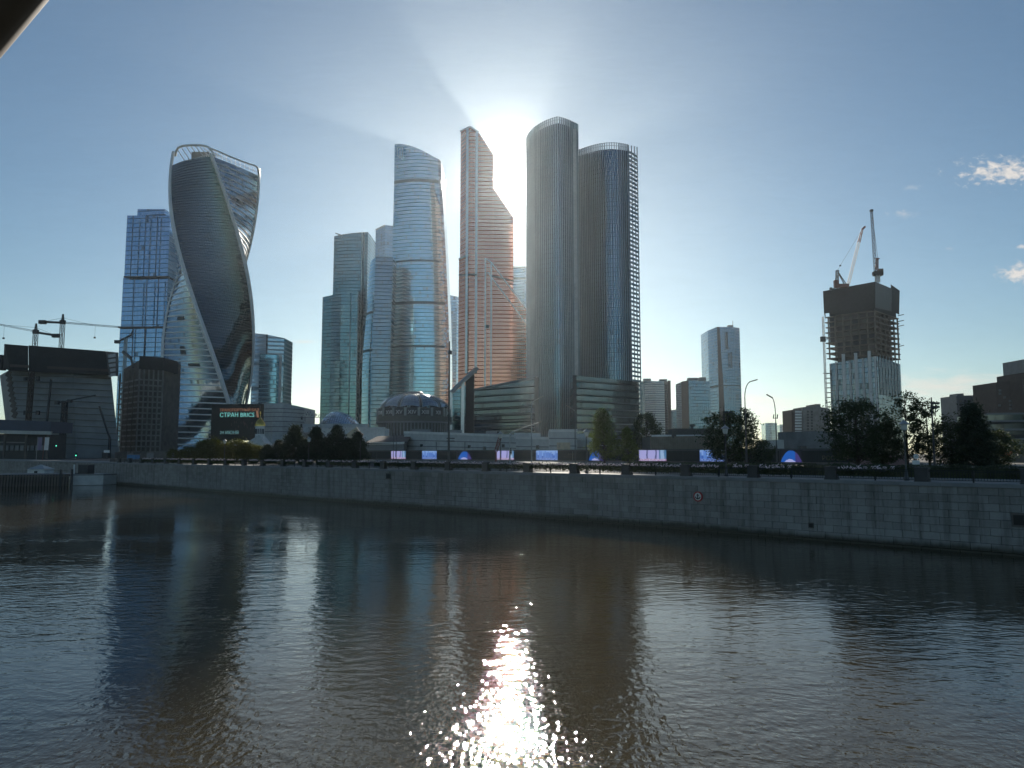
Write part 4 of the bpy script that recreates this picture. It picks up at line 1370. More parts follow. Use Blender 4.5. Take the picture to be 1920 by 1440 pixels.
    mb = MB(); lattice(mb, P(1641.5, 508, D + 12), P(1634, 395, D + 12), 1.7, 24, 0.2, 1.3); mb.box(P(1634, 395, D + 12), (2, 2, 1.6)); mb.build('jib', M['steel_dark'], c)
    mb = MB(); mb.bar(P(1646, 485, D + 12), P(1635, 398, D + 12), 0.18); mb.build('pendant_line', M['steel_dark'], c)
construction_tower()


def right_cluster():
    D = 430
    t = thing('grey_tower_block', 'grey-blue block with stepped roof at the right of the gap', 'apartment block', vedge(1805, 800, D)[0])
    shell([vedge(1786, 748, D + 14), vedge(1793, 747, D)], 12).build('left_wing', M['g_far'], t)
    shell([vedge(1793, 742, D - 1), vedge(1825, 741, D + 4)], 16).build('main_wing', M['grey'], t)
    shell([vedge(1795, 738, D + 2), vedge(1807, 737.5, D + 3)], 8).build('lift_head', M['grey'], t)
    shell([vedge(1825, 747, D + 6), vedge(1848, 745, D + 8)], 12).build('link_wing', M['brown'], t)
    shell([vedge(1842, 740, D - 6), vedge(1870, 739, D - 4)], 12).build('right_wing', M['grey'], t)
    for i in range(5):
        for u in (1800, 1809, 1818):
            mb = MB(); mb.box(P(u, 752 + i * 7, D - 1 + 5 * (u - 1793) / 32 - 0.15), (1.6, 0.4, 1.4)); mb.build('window', M['dark'], t)
    D = 390
    t = thing('brown_block', 'dark brown block with small pale windows at the right edge', 'apartment block', vedge(1895, 760, D)[0])
    shell([vedge(1866.5, 717, D + 8), vedge(1915, 713, D)], 20).build('facade', M['brown'], t)
    mb = MB(); mb.box(P(1894, 712.5, D + 8), (1.4, 1.4, 3)); mb.box(P(1903, 714, D + 8), (4, 3, 2)); mb.build('roof_plant', M['brown'], t)
    for u, v in ((1875, 732), (1875, 738), (1874, 760), (1894, 752), (1895, 759), (1895, 766), (1884, 745), (1905, 738)):
        mb = MB(); mb.box(P(u, v, D + 8 - 8 * (u - 1866.5) / 48.5 - 0.15), (1.2, 0.35, 1.2)); mb.build('window', M['grey'], t)
    t = thing('tall_brown_slab', 'tall dark slab cut by the right picture edge', 'apartment block', vedge(1925, 700, D)[0])
    shell([vedge(1915.5, 700, D - 6), vedge(1917, 699, D - 7), vedge(1990, 692, D + 10)], 20).build('facade', M['brown'], t)
    shell([vedge(1917.5, 674, D - 4), vedge(1990, 668, D + 8)], 16).build('upper_part', M['grey'], t)
    D = 200
    t = thing('low_glass_block', 'low dark glass block behind the trees at the right edge', 'office block', vedge(1900, 830, D)[0])
    shell([vedge(1850, 777, D + 10), vedge(1940, 772, D - 6)], 14).build('facade', M['g_low'], t)
    for v, d in ((776, 0), (790, 0), (806, 0), (824, 0)):
        mb = MB(); mb.bar(P(1849, v, D + 9.6), P(1941, v - 1, D - 6.4), 0.45, 0.5); mb.build('spandrel', M['grey'], t)
    mb = MB(); mb.tube([P(1880, 857, 140), P(1888, 850, 140), P(1896, 848, 140)], [0.5, 0.7, 0.35], 8)
    tag(mb.build('orange_tarpaulin', M['orange']), 'crumpled orange tarpaulin by the hedge at the right edge', 'tarpaulin')
right_cluster()


# ================================================================== left construction sites
def left_site():
    D = 390
    t = thing('leaning_shell', 'leaning unfinished block with black screen wrapped round its top', 'construction', vedge(110, 800, D)[0])
    eL = pedge(D + 4, [(693, 19), (740, 25), (790, 31), (845, 38)])
    eM = pedge(D, [(697, 138), (760, 140), (845, 142)])
    eR = pedge(D + 8, [(702, 208), (770, 215), (840, 223)])
    shell([eL, eM, eR], 30, rows=8, bshift=-26).build('concrete_front', plain('raw_concrete_panels', (0.25, 0.265, 0.27), 0.7, var=0.3, scale=0.08), t)
    for i in range(12):
        v = 703 + i * 11.5
        mb = MB(); mb.bar(P(21 + i * 1.3, v, D + 2.8), P(138.5 + i * 0.3, v + 3.5, D - 0.6), 0.35, 0.3)
        mb.bar(P(138.5 + i * 0.3, v + 3.5, D - 0.6), P(208.5 + i * 1.1, v + 7, D + 6.8), 0.35, 0.3); mb.build('panel_joint', M['concrete_dark'], t)
    # black protective screen round the top
    e = [pedge(D + 2, [(648, 3), (668, 1.5), (692, 6), (696, 18)], Zv(696, D)), vedge(9, 644.5, D - 2, Zv(694, D)), vedge(52.6, 648, D - 3, Zv(696, D))]
    e[0] = [P(18, 694, D + 4), P(8, 645, D + 4)]
    sc = MB(); sc.grid([[P(6, 690, D + 3), P(18, 695, D - 2), P(53, 697, D - 3)], [P(8, 645, D + 3), P(11, 645, D - 2), P(53, 648.5, D - 3)]], None, 0, False); sc.build('protective_screen', M['netting'], t)
    sc = MB(); sc.grid([[P(53.5, 697, D - 3.4), P(204, 703, D)], [P(53.5, 647.5, D - 3.4), P(198, 658.5, D)]], None, 0, False); sc.build('protective_screen', M['netting'], t)
    sc = MB(); sc.grid([[P(18, 688, D - 3.8), P(204, 697, D - 0.6)], [P(18, 683, D - 3.8), P(203, 692, D - 0.6)]], None, 0, False); sc.build('platform_edge', M['brown'], t)
    bk = MB(); bk.grid([[P(204, 703, D), P(222, 706, D + 30)], [P(198, 658.5, D), P(222, 661, D + 30)]], None, 0, False); bk.build('side_frame', M['concrete_dark'], t)
    tp = MB(); tp.face([P(11, 650, D - 1), P(198, 662, D + 1), P(215, 662, D + 30), P(30, 650, D + 30)]); tp.build('top_deck', M['netting'], t)
    mb = MB(); mb.box(P(4, 680, D + 6), (2.2, 4, 8)); mb.build('side_screen', M['netting'], t)
    for i, v in enumerate((668, 677, 686, 695, 704)):
        mb = MB(); mb.bar(P(203, v, D + 3), P(216, v - 2, D + 10), 0.5, 1.6); mb.build('scaffold_deck', M['pale'], t)
    for i in range(9):
        v = 704 + i * 9.6
        mb = MB(); mb.bar(P(20 + i * 1.5, v - 8, D + 4), P(13 + i * 1.5, v + 2, D + 4), 0.9, 2.0); mb.build('cantilever_brace', M['concrete_dark'], t)
    # hoist masts and struts standing in front of it
    for u0, v0, u1, v1, w, lab, mat in ((60, 697, 52, 786, 1.6, 'brown lattice hoist climbing the leaning block', M['brown']), (122, 752, 116, 838, 1.8, 'dark lattice crane mast low in front of the leaning block', M['steel_dark'])):
        h = thing('hoist_mast', lab, 'mast', P(u1, v1, D - 6))
        mb = MB(); lattice(mb, (P(u1, v1, D - 6).x, D - 6, GZ), P(u0, v0, D - 6), w, 16, 0.5); mb.build('mast', mat, h)
        if u0 == 60:
            for v in (709, 773):
                mb = MB(); mb.bar(P(47, v, D - 7), P(72, v, D - 7), 0.5); mb.box(P(48, v + 1, D - 7), (1.4, 1.4, 2.2)); mb.box(P(71, v + 1, D - 7), (1.4, 1.4, 2.2)); mb.build('crossbar', M['steel_dark'], h)
        else:
            mb = MB(); mb.bar(P(104, 756, D - 7), P(180, 741, D - 7), 0.6); mb.box(P(107, 755, D - 7), (2, 1.4, 2)); mb.box(P(131, 752, D - 7), (2, 1.6, 1.6)); mb.build('jib', M['steel_dark'], h)
    for u0, v0, u1, v1, lab in ((96, 711, 88, 790, 'dark straight prop against the leaning block'), (186, 762, 206, 822, 'dark slanting boom right of the leaning block')):
        mb = MB(); mb.bar(P(u0, v0, D - 5), P(u1, v1, D - 5), 0.8); q = P(u1, v1, D - 5); mb.bar(q, (q.x, q.y, GZ), 1.0)
        o = mb.build('steel_prop', M['steel_dark']); tag(o, lab, 'prop')

    # hammerhead cranes above
    def hammer(lab, base, top, jl, jr, cw, Dd, mat):
        c = thing('tower_crane', lab, 'crane', P(base[0], base[1], Dd))
        mb = MB(); b = P(base[0], base[1], Dd); lattice(mb, (b.x, b.y, GZ), P(top[0], top[1], Dd), 1.7, 22, 0.22); mb.build('mast', mat, c)
        mb = MB(); mb.box(P(top[0], top[1] - 1, Dd), (2.4, 2.0, 2.2)); p = P(top[0], top[1] - 1, Dd); lattice(mb, p, p + Vector((0, 0, 4.5)), 1.2, 3, 0.25, 0.4); mb.build('slewing_cab', M['steel_dark'], c)
        mb = MB(); lattice(mb, P(jl[0], jl[1], Dd), P(jr[0], jr[1], Dd), 0.75, 20, 0.11); mb.build('jib', mat, c)
        mb = MB(); mb.bar(P(cw[0], cw[1], Dd), P(top[0], top[1], Dd), 0.5, 1.2); mb.box(P(cw[0], cw[1] + 0.5, Dd), (3.6, 2.0, 2.0)); mb.build('counter_jib', M['steel_dark'], c)
        mb = MB(); ap = P(top[0], top[1] - 9, Dd); mb.bar(ap, P(jl[0] * .5 + jr[0] * .5, jl[1] * .5 + jr[1] * .5, Dd), 0.12); mb.bar(ap, P(cw[0], cw[1], Dd), 0.12)
        q = P(jl[0] * .45 + jr[0] * .55, jl[1] * .45 + jr[1] * .55, Dd); mb.bar(q, q - Vector((0, 0, 7)), 0.08); mb.box(q - Vector((0, 0, 7)), (0.9, 0.6, 0.9)); mb.build('hoist_line', M['steel_dark'], c)
    hammer('dark tower crane at the far left with short counterweight arm', (64, 660), (67, 623), (-60, 597), (64, 621), (105, 629), 400, M['steel_dark'])
    hammer('tower crane with long level jib reaching the blue tower', (115, 660), (117.5, 605), (121, 605), (226, 613.5), (80, 603.5), 410, M['lamp_grey'])

    # dark concrete frame next to the twisted tower
    D = 440
    t = thing('concrete_frame', 'dark unfinished concrete frame left of the twisted tower', 'construction', vedge(270, 800, D)[0])
    a, b, c = P(226, 700, D + 26), P(262, 700, D), P(306, 700, D + 8)
    zt = Zv(669, D)
    core = MB(); core.prism([(a.x + 2, a.y), (b.x + 1, b.y + 3), (c.x - 2, c.y + 3), (c.x - 2, c.y + 28), (a.x + 2, a.y + 14)], GZ, [Zv(692, D + 26), zt, zt, zt, Zv(692, D + 26)]); core.build('core', M['concrete_dark'], t)
    cap = MB(); cap.prism([(b.x - .4, b.y - .4), (c.x, c.y - .4), (c.x, c.y + 20), (b.x - .4, b.y + 20)], Zv(692, D), zt + 0.5); cap.build('netted_cap', M['netting'], t)
    for i in range(14):
        z = GZ + 3.2 + i * 3.3
        if z > Zv(694, D): break
        s = MB(); s.bar((a.x, a.y, z), (b.x, b.y, z), 0.5, 0.9); s.bar((b.x, b.y, z), (c.x, c.y, z), 0.5, 0.9); s.build('floor_slab', M['concrete'], t)
    for q in range(6):
        p = Vector((b.x, b.y, 0)).lerp(Vector((c.x, c.y, 0)), q / 5); s = MB(); s.bar((p.x, p.y - 0.2, GZ), (p.x, p.y - 0.2, Zv(692, D)), 0.7); s.build('column', M['concrete'], t)
    for q in range(4):
        p = Vector((a.x, a.y, 0)).lerp(Vector((b.x, b.y, 0)), q / 4); s = MB(); s.bar((p.x, p.y - 0.2, GZ), (p.x, p.y - 0.2, Zv(697, D + 16)), 0.7); s.build('column', M['concrete_dark'], t)
    mb = MB(); mb.bar(P(231, 660, D + 20), P(246, 672, D + 10), 1.3, 1.6); mb.bar(P(246, 672, D + 10), P(250, 690, D + 10), 0.9); mb.build('placing_boom', M['steel_dark'], t)
    c2 = thing('small_tower_crane', 'small crane mast beside the blue tower', 'crane', P(236, 680, D + 30))
    mb = MB(); q = P(236, 634, D + 30); lattice(mb, (q.x, q.y, GZ), q, 1.3, 22, 0.3); mb.build('mast', M['lamp_pale'], c2)
    mb = MB(); mb.bar(P(219, 642, D + 30), P(246, 628, D + 30), 0.9); mb.bar(P(246, 628, D + 30), P(249, 618, D + 30), 0.5); mb.box(P(220, 641, D + 30), (3, 2, 2)); mb.build('jib', M['steel_dark'], c2)

    # navy roofed station building
    D = 320
    t = thing('navy_roof_building', 'low building with deep navy roof band at the far left', 'building', vedge(40, 830, D)[0])
    mb = shell([vedge(-80, 784, D + 4, Zv(808, D)), vedge(96, 790, D, Zv(811, D))], 16); mb.build('roof_band', M['navy'], t)
    mb = MB(); mb.bar(P(-80, 808, D - 1), P(97, 812, D - 1), 0.8, 1.4); mb.build('gutter', M['lamp_pale'], t)
    mb = shell([vedge(-80, 812, D + 6), vedge(94, 815, D + 3)], 12); mb.build('dark_front', M['dark'], t)  # front wall in the dark panel colour, below the roof band
    for u in (-40, 10, 50, 90):
        p = P(u, 812, D); mb = MB(); mb.bar((p.x, p.y, GZ), p, 0.7); mb.build('column', M['concrete_dark'], t)
    mb = MB(); mb.bar(P(0, 829, D + 1), P(50, 830, D + 1), 1.0, 0.5); mb.build('sign_strip', M['concrete'], t)
    for i in range(9):
        p = P(4 + i * 9.5, 840, D + 2.6); mb = MB(); mb.box(p, (1.5, 0.6, 2.2)); mb.build('window', M['grey'], t)
left_site()


# ================================================================== low buildings behind the hoarding
def low_buildings():
    # big dark video wall
    D = 430
    t = thing('video_wall', 'big dark video wall announcing a ball for BRICS countries', 'billboard', vedge(442, 850, D)[0])
    a, b = P(397, 758, D + 5), P(491, 757, D)
    zb = Zv(826, D)
    xd = (Vector((b.x, b.y, 0)) - Vector((a.x, a.y, 0))).normalized()
    mb = MB(); mb.prism([(a.x, a.y), (b.x, b.y), (b.x, b.y + 4), (a.x, a.y + 4)], zb, a.z); mb.build('screen', M['board'], t)
    for f in (0.12, 0.88):
        p = a.lerp(b, f); s = MB(); s.bar((p.x, p.y + 2, GZ), (p.x, p.y + 2, zb), 1.4); s.build('leg', M['steel_dark'], t)
    off = Vector((0, -0.25, 0))
    pos = lambda u, v: P(u, v, D + 5 - 5 * (u - 397) / 94) + off
    text('headline', 'ТРАНСПОРТНЫЙ БАЛ', 2.25, pos(412, 771.5), xd, M['txt_orange'], t)
    text('title', 'СТРАН BRICS', 3.45, pos(412, 782), xd, M['txt_cyan'], t)
    text('date', '24 ИЮНЯ', 2.7, pos(412, 814), xd, M['txt_teal'], t)
    mb = MB(); mb.face([pos(482, 783), pos(486, 783), pos(484, 770), pos(480, 770)]); mb.build('gold_motif', M['txt_orange'], t)
    rng = random.Random(4); mb = MB()
    for i in range(22):
        u, v = rng.uniform(430, 484), rng.uniform(792, 808); mb.face([pos(u, v), pos(u + 1.5, v), pos(u + 1.2, v - 5), pos(u + .3, v - 4)])
    mb.build('dim_picture', plain('dim_print', (0.09, 0.06, 0.06), 0.6), t)

    # grey rounded mall
    D = 520
    t = thing('grey_mall', 'grey banded shopping mall with rounded corner', 'mall', vedge(535, 800, D)[0])
    e = [vedge(486, 757, D + 14), vedge(497, 756, D + 5), vedge(512, 756, D), vedge(531, 756.5, D + 1), vedge(552, 760, D + 8), vedge(570.5, 764.5, D + 18)]
    shell(e, 30).build('wall', M['pale'], t)
    for v in (766, 773, 781, 790, 800, 809):
        mb = MB()
        for p, q in zip(e[:-1], e[1:]):
            zz = Zv(v, D); mb.bar((p[0].x, p[0].y - .2, zz), (q[0].x, q[0].y - .2, zz), 0.9, 0.5)
        mb.build('dark_band', M['grey'], t)
    for u, v in ((558, 774), (535, 782), (548, 784), (565, 784), (536, 796), (548, 798), (564, 798)):
        mb = MB(); mb.box(P(u, v, D + 6 + max(0, (u - 531) * 0.3)), (1.8, 2.6, 2.2)); mb.build('window', M['dark'], t)
    mb = MB(); mb.box(P(528, 755.5, D + 4), (1, 1, 1.4)); mb.box(P(545, 757.5, D + 8), (1, 1, 1.4)); mb.build('roof_vent', M['grey'], t)
    # glass shell roof of the mall
    t = thing('mall_glass_dome', 'low wavy glass dome behind the trees', 'glass roof', P(630, 830, D + 60))
    rows, uv = [], []
    cx, cy = P(628, 800, D + 50).x, D + 50
    for i in range(13):
        v = i / 12
        r_, u_ = [], []
        for j in range(25):
            s = j / 24
            x = P(572 + 122 * s, 800, D + 20).x
            h = Zv(769, D + 40) * (math.sin(math.pi * min(1, s * 0.93 + 0.10)) ** 0.7) * math.sin(math.pi * (0.08 + 0.5 * v)) ** 0.6
            h = max(GZ + 2, h * (1 + 0.04 * math.sin(9 * s)))
            r_.append(Vector((x, D + 14 + 34 * v, h))); u_.append((s * 60, v * 40))
        rows.append(r_); uv.append(u_)
    mb = MB(); mb.grid(rows, uv, 0, False); mb.build('glass_shell', M['roofglass'], t)
    mb = MB(); mb.box(P(630, 803, D + 12), (46, 3, 6)); mb.build('upper_wall', M['pale'], t)
    text('lettering', 'АФИМОЛЛ', 3.3, P(582, 781.5, D + 6), (1, 0, 0), M['grey'], t)
    text('lettering', 'W', 4.2, P(571, 779.5, D + 6), (1, 0, 0), M['grey'], t)
    mb = MB(); mb.bar(P(571, 783, D + 7), P(630, 782, D + 7), 0.4); mb.bar(P(572, 780, D + 7), P(572, 790, D + 7), 0.4); mb.bar(P(600, 782, D + 7), P(600, 792, D + 7), 0.4); mb.build('lettering_frame', M['grey'], t)

    # chapel with gilded dome
    D = 410
    c = P(487, 815, D)
    t = thing('chapel', 'small white chapel with gilded dome below the video wall', 'chapel', (c.x, c.y, GZ))
    mb = MB(); mb.lathe((c.x, c.y, 0), [(2.5, Zv(838, D)), (2.5, Zv(801, D)), (2.8, Zv(800.5, D)), (2.8, Zv(799, D))], 12, 0, False); mb.build('drum', M['white'], t)
    for i in range(7):
        an = R(-160 + i * 23); mb = MB(); mb.box((c.x + 2.5 * math.cos(an), c.y + 2.5 * math.sin(an), Zv(809, D)), (0.5, 0.5, 2.8), Matrix.Rotation(an, 3, 'Z')); mb.build('drum_window', M['dark'], t)
    h0 = Zv(799, D)
    mb = MB(); mb.lathe((c.x, c.y, h0), [(2.9, 0), (2.85, 1.0), (2.3, 2.2), (1.2, 3.4), (0.4, 4.4), (0.12, 5.6)], 20); mb.build('gilded_dome', M['gold'], t)
    mb = MB(); mb.bar((c.x, c.y, h0 + 5.4), (c.x, c.y, h0 + 8.2), 0.2); mb.bar((c.x - 0.7, c.y, h0 + 7.2), (c.x + 0.7, c.y, h0 + 7.2), 0.2); mb.build('cross', M['gold'], t)
    g = MB(); y0 = c.y - 3; zr = Zv(816, D); x0, x1 = P(458, 830, D).x, P(492, 830, D).x
    zl = Zv(836, D)
    g.prism([(x0 + 1, y0), (x1 + 2, y0), (x1 + 2, y0 + 9), (x0 + 1, y0 + 9)], GZ, zl); g.build('nave', M['white'], t)
    g = MB(); g.face([(x0, y0 - 1, zl), ((x0 + x1) / 2 + 4, y0 - 1, zr), ((x0 + x1) / 2 + 4, y0 + 9, zr), (x0, y0 + 9, zl)]); g.face([((x0 + x1) / 2 + 4, y0 - 1, zr), (x1 + 4, y0 - 1, zl), (x1 + 4, y0 + 9, zl), ((x0 + x1) / 2 + 4, y0 + 9, zr)])
    g.face([(x0, y0 - 1, zl), (x1 + 4, y0 - 1, zl), ((x0 + x1) / 2 + 4, y0 - 1, zr)]); g.build('gable_roof', M['pale'], t)

    # round pavilion with Roman numerals
    D = 470
    c = P(767, 800, D)
    rad = 74 * D / FPX
    t = thing('round_pavilion', 'round pavilion with Roman numerals and petal glass dome', 'pavilion', (c.x, c.y + rad, GZ))
    cc = (c.x, c.y + rad, 0)
    z1, z2, z3 = Zv(790, D), Zv(778, D), Zv(764, D)
    mb = MB(); mb.lathe(cc, [(rad - 1.5, GZ), (rad - 1.5, z1), (rad, z1), (rad, z2)], 64, 0, False); mb.build('lower_drum', plain('drum_cladding', (0.10, 0.10, 0.095), 0.5, 0.3, var=0.25), t)
    mb = MB(); mb.lathe(cc, [(rad - 0.8, z2), (rad - 0.8, z3), (rad - 3, z3 + 0.3)], 64, 0, False); mb.build('numeral_ring', M['dark'], t)
    mb = MB(); mb.lathe(cc, [(rad + 0.3, z1 - 0.8), (rad + 0.3, z1 + 0.3), (rad - 1, z1 + 0.3)], 64, 0, False); mb.build('cornice', M['grey'], t)
    nums = [('XI', 71), ('XII', 46), ('XIII', 24), ('XIV', 4), ('XV', -16), ('XVI', -34), ('XVII', -57)]
    for s_, a in nums:
        an = R(-90 + a)
        xd = Vector((-math.sin(an), math.cos(an), 0))
        p = Vector((cc[0] + (rad - 0.55) * math.cos(an), cc[1] + (rad - 0.55) * math.sin(an), z2 + 0.8))
        text('roman_numeral', s_, 3.5, p, xd, M['white'], t, 0.12, 'CENTER')
    for a in (-76, -70, -47, -26, -7, 13, 33, 57, 63, 79):
        an = R(-90 + a + 1.0); mb = MB()
        mb.box((cc[0] + (rad - 0.4) * math.cos(an), cc[1] + (rad - 0.4) * math.sin(an), (z2 + z3) / 2), (0.8, 1.5, z3 - z2 + 0.6), Matrix.Rotation(an, 3, 'Z')); mb.build('ring_pier', M['lamp_pale'], t)
    zt = Zv(739, D + rad)
    npet = 10
    for i in range(npet):
        a0, a1 = 2 * math.pi * (i + 0.06) / npet, 2 * math.pi * (i + 0.94) / npet
        rows, uv = [], []
        for j in range(9):
            f = j / 8
            r = (rad - 2.0) * math.cos(f * math.pi / 2 * 0.93)
            z = z3 + 0.6 + (zt - z3 - 0.6) * math.sin(f * math.pi / 2 * 0.98) ** 1.1
            rows.append([Vector((cc[0] + r * math.cos(a0 + (a1 - a0) * q / 6), cc[1] + r * math.sin(a0 + (a1 - a0) * q / 6), z + 0.9 * math.sin(math.pi * q / 6) * math.cos(f * 1.5))) for q in range(7)])
            uv.append([(q * 2.0, f * 20) for q in range(7)])
        mb = MB(); mb.grid(rows, uv, 0, True); mb.build('dome_petal', facade('dome_glass', (0.42, 0.45, 0.47), 2.5, 2.0, line=(0.15, 0.15, 0.15), lw=0.08, mw=0.05, rough=0.18, tilt=0.01) if i == 0 else bpy.data.materials['dome_glass'], t)
        rb = MB()
        for q in (0, 6):
            for j in range(8): rb.bar(rows[j][q], rows[j + 1][q], 0.5, 0.6)
        rb.build('dome_rib', M['lamp_pale'], t)
    mb = MB(); mb.lathe((cc[0], cc[1], zt - 0.6), [(6, 0), (6, 1.4), (5, 2.0), (0.1, 2.2)], 24); mb.build('dome_cap', M['grey'], t)
    for i in range(30):
        an = R(-90 - 80 + i * 5.5); mb = MB()
        mb.box((cc[0] + (rad - 1.2) * math.cos(an), cc[1] + (rad - 1.2) * math.sin(an), (GZ + z1) / 2), (0.6, 0.7, z1 - GZ), Matrix.Rotation(an, 3, 'Z')); mb.build('column', M['grey'], t)

    # long white exhibition halls behind the hoarding
    def hall(name, label, u0, u1, vt0, vt1, p0, mat, bands, back=20, bmat=M['grey']):
        a = CP(u0, p0, GZ); b = CP(u1, p0, GZ)
        ea = [Vector((a.x, a.y, GZ)), Vector((XU(u0, a.y, Zv(vt0, a.y)), a.y, Zv(vt0, a.y)))]
        eb = [Vector((b.x, b.y, GZ)), Vector((XU(u1, b.y, Zv(vt1, b.y)), b.y, Zv(vt1, b.y)))]
        ea[0].x = ea[1].x; eb[0].x = eb[1].x
        t = thing(name, label, 'hall', (ea[0] + eb[0]) / 2)
        shell([ea, eb], back).build('wall', mat, t)
        for f in bands:
            za, zb_ = GZ + (ea[1].z - GZ) * f, GZ + (eb[1].z - GZ) * f
            mb = MB(); mb.bar((ea[0].x, ea[0].y - .15, za), (eb[0].x, eb[0].y - .15, zb_), 0.35, 0.35); mb.build('joint_band', bmat, t)
        mb = MB(); mb.bar(ea[1] + Vector((0, -.3, .1)), eb[1] + Vector((0, -.3, .1)), 0.5, 0.9); mb.build('roof_edge', M['white'], t)
        return t, ea, eb
    t, ea, eb = hall('white_hall', 'long white panelled hall behind the middle of the hoarding', 758, 968, 811, 818, 192, M['pale'], (0.25, 0.5, 0.72))
    for f in (0.32, 0.58, 0.85):
        p = ea[0].lerp(eb[0], f); mb = MB(); mb.bar((p.x, p.y - .2, GZ), (p.x, p.y - .2, GZ + 7), 0.3); mb.build('downpipe', M['grey'], t)
    for f, z in ((0.62, 5.0), (0.75, 4.4), (0.9, 5.2), (0.18, 5.6)):
        p = ea[0].lerp(eb[0], f); mb = MB(); mb.box((p.x, p.y - .2, GZ + z), (1.3, 0.5, 1.1)); mb.build('vent_louvre', M['dark'], t)
    for f in (0.12, 0.2, 0.45, 0.5, 0.8):
        p = ea[1].lerp(eb[1], f); mb = MB(); mb.box((p.x, p.y + 4, p.z + 0.8), (4, 3, 1.8)); mb.build('roof_plant', M['grey'], t)
    t, ea, eb = hall('white_hall', 'white panelled hall with roof units left of the leafy tree', 968, 1112, 821, 824, 190, M['pale'], (0.3, 0.62))
    for f, z in ((0.12, 3.2), (0.3, 4.6), (0.36, 2.4)):
        p = ea[0].lerp(eb[0], f); mb = MB(); mb.box((p.x, p.y - .2, GZ + z), (1.3, 0.5, 1.2)); mb.build('vent_louvre', M['dark'], t)
    for f in (0.05, 0.16, 0.26, 0.85):
        p = ea[1].lerp(eb[1], f); mb = MB(); mb.box((p.x, p.y + 3, p.z + 0.9), (4, 3, 1.9)); mb.build('roof_plant', M['pale'], t)
    t, ea, eb = hall('grey_cube_building', 'pale cube building with a beige picture panel', 1030, 1082, 808, 808, 187, M['pale'], (0.5, 0.75), 9)
    p, q = P(1043.5, 841, ea[0].y - 14), P(1070, 815.5, eb[0].y + 2)
    f0, f1 = 0.27, 0.75
    p0, p1 = ea[0].lerp(eb[0], f0), ea[0].lerp(eb[0], f1)
    mb = MB(); mb.prism([(p0.x, p0.y - .5), (p1.x, p1.y - .5), (p1.x, p1.y - .1), (p0.x, p0.y - .1)], GZ + 1.5, GZ + 6.0); mb.build('picture_panel', M['beige'], t)
    t, ea, eb = hall('sloped_roof_pavilion', 'low grey pavilion with sloping roof left of the white hall', 683, 758, 833, 831, 186, M['grey'], (0.35, 0.6), 12)
    mb = MB(); za = max(ea[1].z, eb[1].z)
    mb.face([ea[1] + Vector((-1, -1.2, 0)), eb[1] + Vector((1, -1.2, 0)), eb[1] + Vector((2, 9, 3.6)), ea[1] + Vector((4, 9, 3.6))]); mb.build('sloping_roof', M['brown'], t)
    t, ea, eb = hall('blue_white_hall', 'bluish white flat-roofed hall behind the dark pointed trees', 600, 722, 804, 803, 240, M['white'], (0.4,), 14)
    mb = MB(); p = ea[0].lerp(eb[0], 0.8); mb.box((p.x, p.y - .2, GZ + 5), (7, 0.5, 2)); mb.build('window_strip', M['roofglass'], t)
    mb = MB(); q = P(668, 822, 330); mb.bar(P(658, 808, 330), q, 0.6, 6); mb.bar(q, P(676, 826, 330), 0.8, 6); mb.build('canopy_edge', M['beige'], t)

    # fluted tan hall and overpass on the right
    t, ea, eb = hall('fluted_hall', 'tan fluted hall behind the hoarding, left of the dark trees', 1222, 1345, 819, 819, 182.5, M['dark'], (), 16)
    n = 30
    for i in range(n + 1):
        p = ea[0].lerp(eb[0], i / n); zt_ = GZ + (ea[1].z - GZ)
        mb = MB(); mb.bar((p.x, p.y - 0.5, GZ), (p.x, p.y - 0.5, zt_), 0.75, 1.0); mb.build('flute', M['tan'], t)
    mb = MB(); p = ea[0].lerp(eb[0], 0.78); mb.box((p.x, p.y + 8, eb[1].z + 1.2), (14, 6, 2.6)); mb.build('roof_house', M['concrete_dark'], t)
    mb = MB(); p = ea[0].lerp(eb[0], 0.7); mb.bar((p.x, p.y + 5, eb[1].z), (p.x, p.y + 5, eb[1].z + 3.6), 0.6); mb.box((p.x, p.y + 5, eb[1].z + 3.4), (1.6, 1.2, 0.6)); mb.build('chimney', M['steel_dark'], t)
    D = 215
    t = thing('road_overpass', 'concrete road overpass right of the bent lamp post', 'overpass', vedge(1540, 840, D)[0])
    mb = MB(); mb.bar(P(1466, 835, D + 14), P(1640, 835, D - 26), 2.6, 8); mb.build('deck_beam', M['concrete'], t)
    mb = MB(); mb.bar(P(1472, 824, D + 14), P(1640, 822, D - 26), 1.7, 0.5); mb.build('parapet', M['tan'], t)
    mb = MB(); mb.bar(P(1480, 828, D + 13), P(1640, 827, D - 27), 0.35, 0.5); mb.build('dark_strip', M['dark'], t)  # solid dark bar along the joint of parapet and deck
    for u in (1504, 1590):
        p = P(u, 838, D); mb = MB(); mb.bar((p.x, p.y, GZ), (p.x, p.y, Zv(836, D)), 1.8); mb.build('pier', M['concrete_dark'], t)
    mb = MB(); mb.bar(P(1432, 843, 200), P(1470, 842, 200), 0.5, 5); mb.bar(P(1420, 846, 200), P(1434, 842, 200), 0.4, 4); p = P(1450, 843, 203); mb.bar((p.x, p.y, GZ), p, 0.5)
    tag(mb.build('bus_shelter_roof', M['lamp_pale']), 'pale flat canopy under the bent lamp post', 'canopy')
    a, b = CP(1614, 150, GZ), CP(1702, 150, GZ)
    t = thing('pink_site_fence', 'dull pink site fence under the right-hand trees', 'fence', (a + b) / 2)
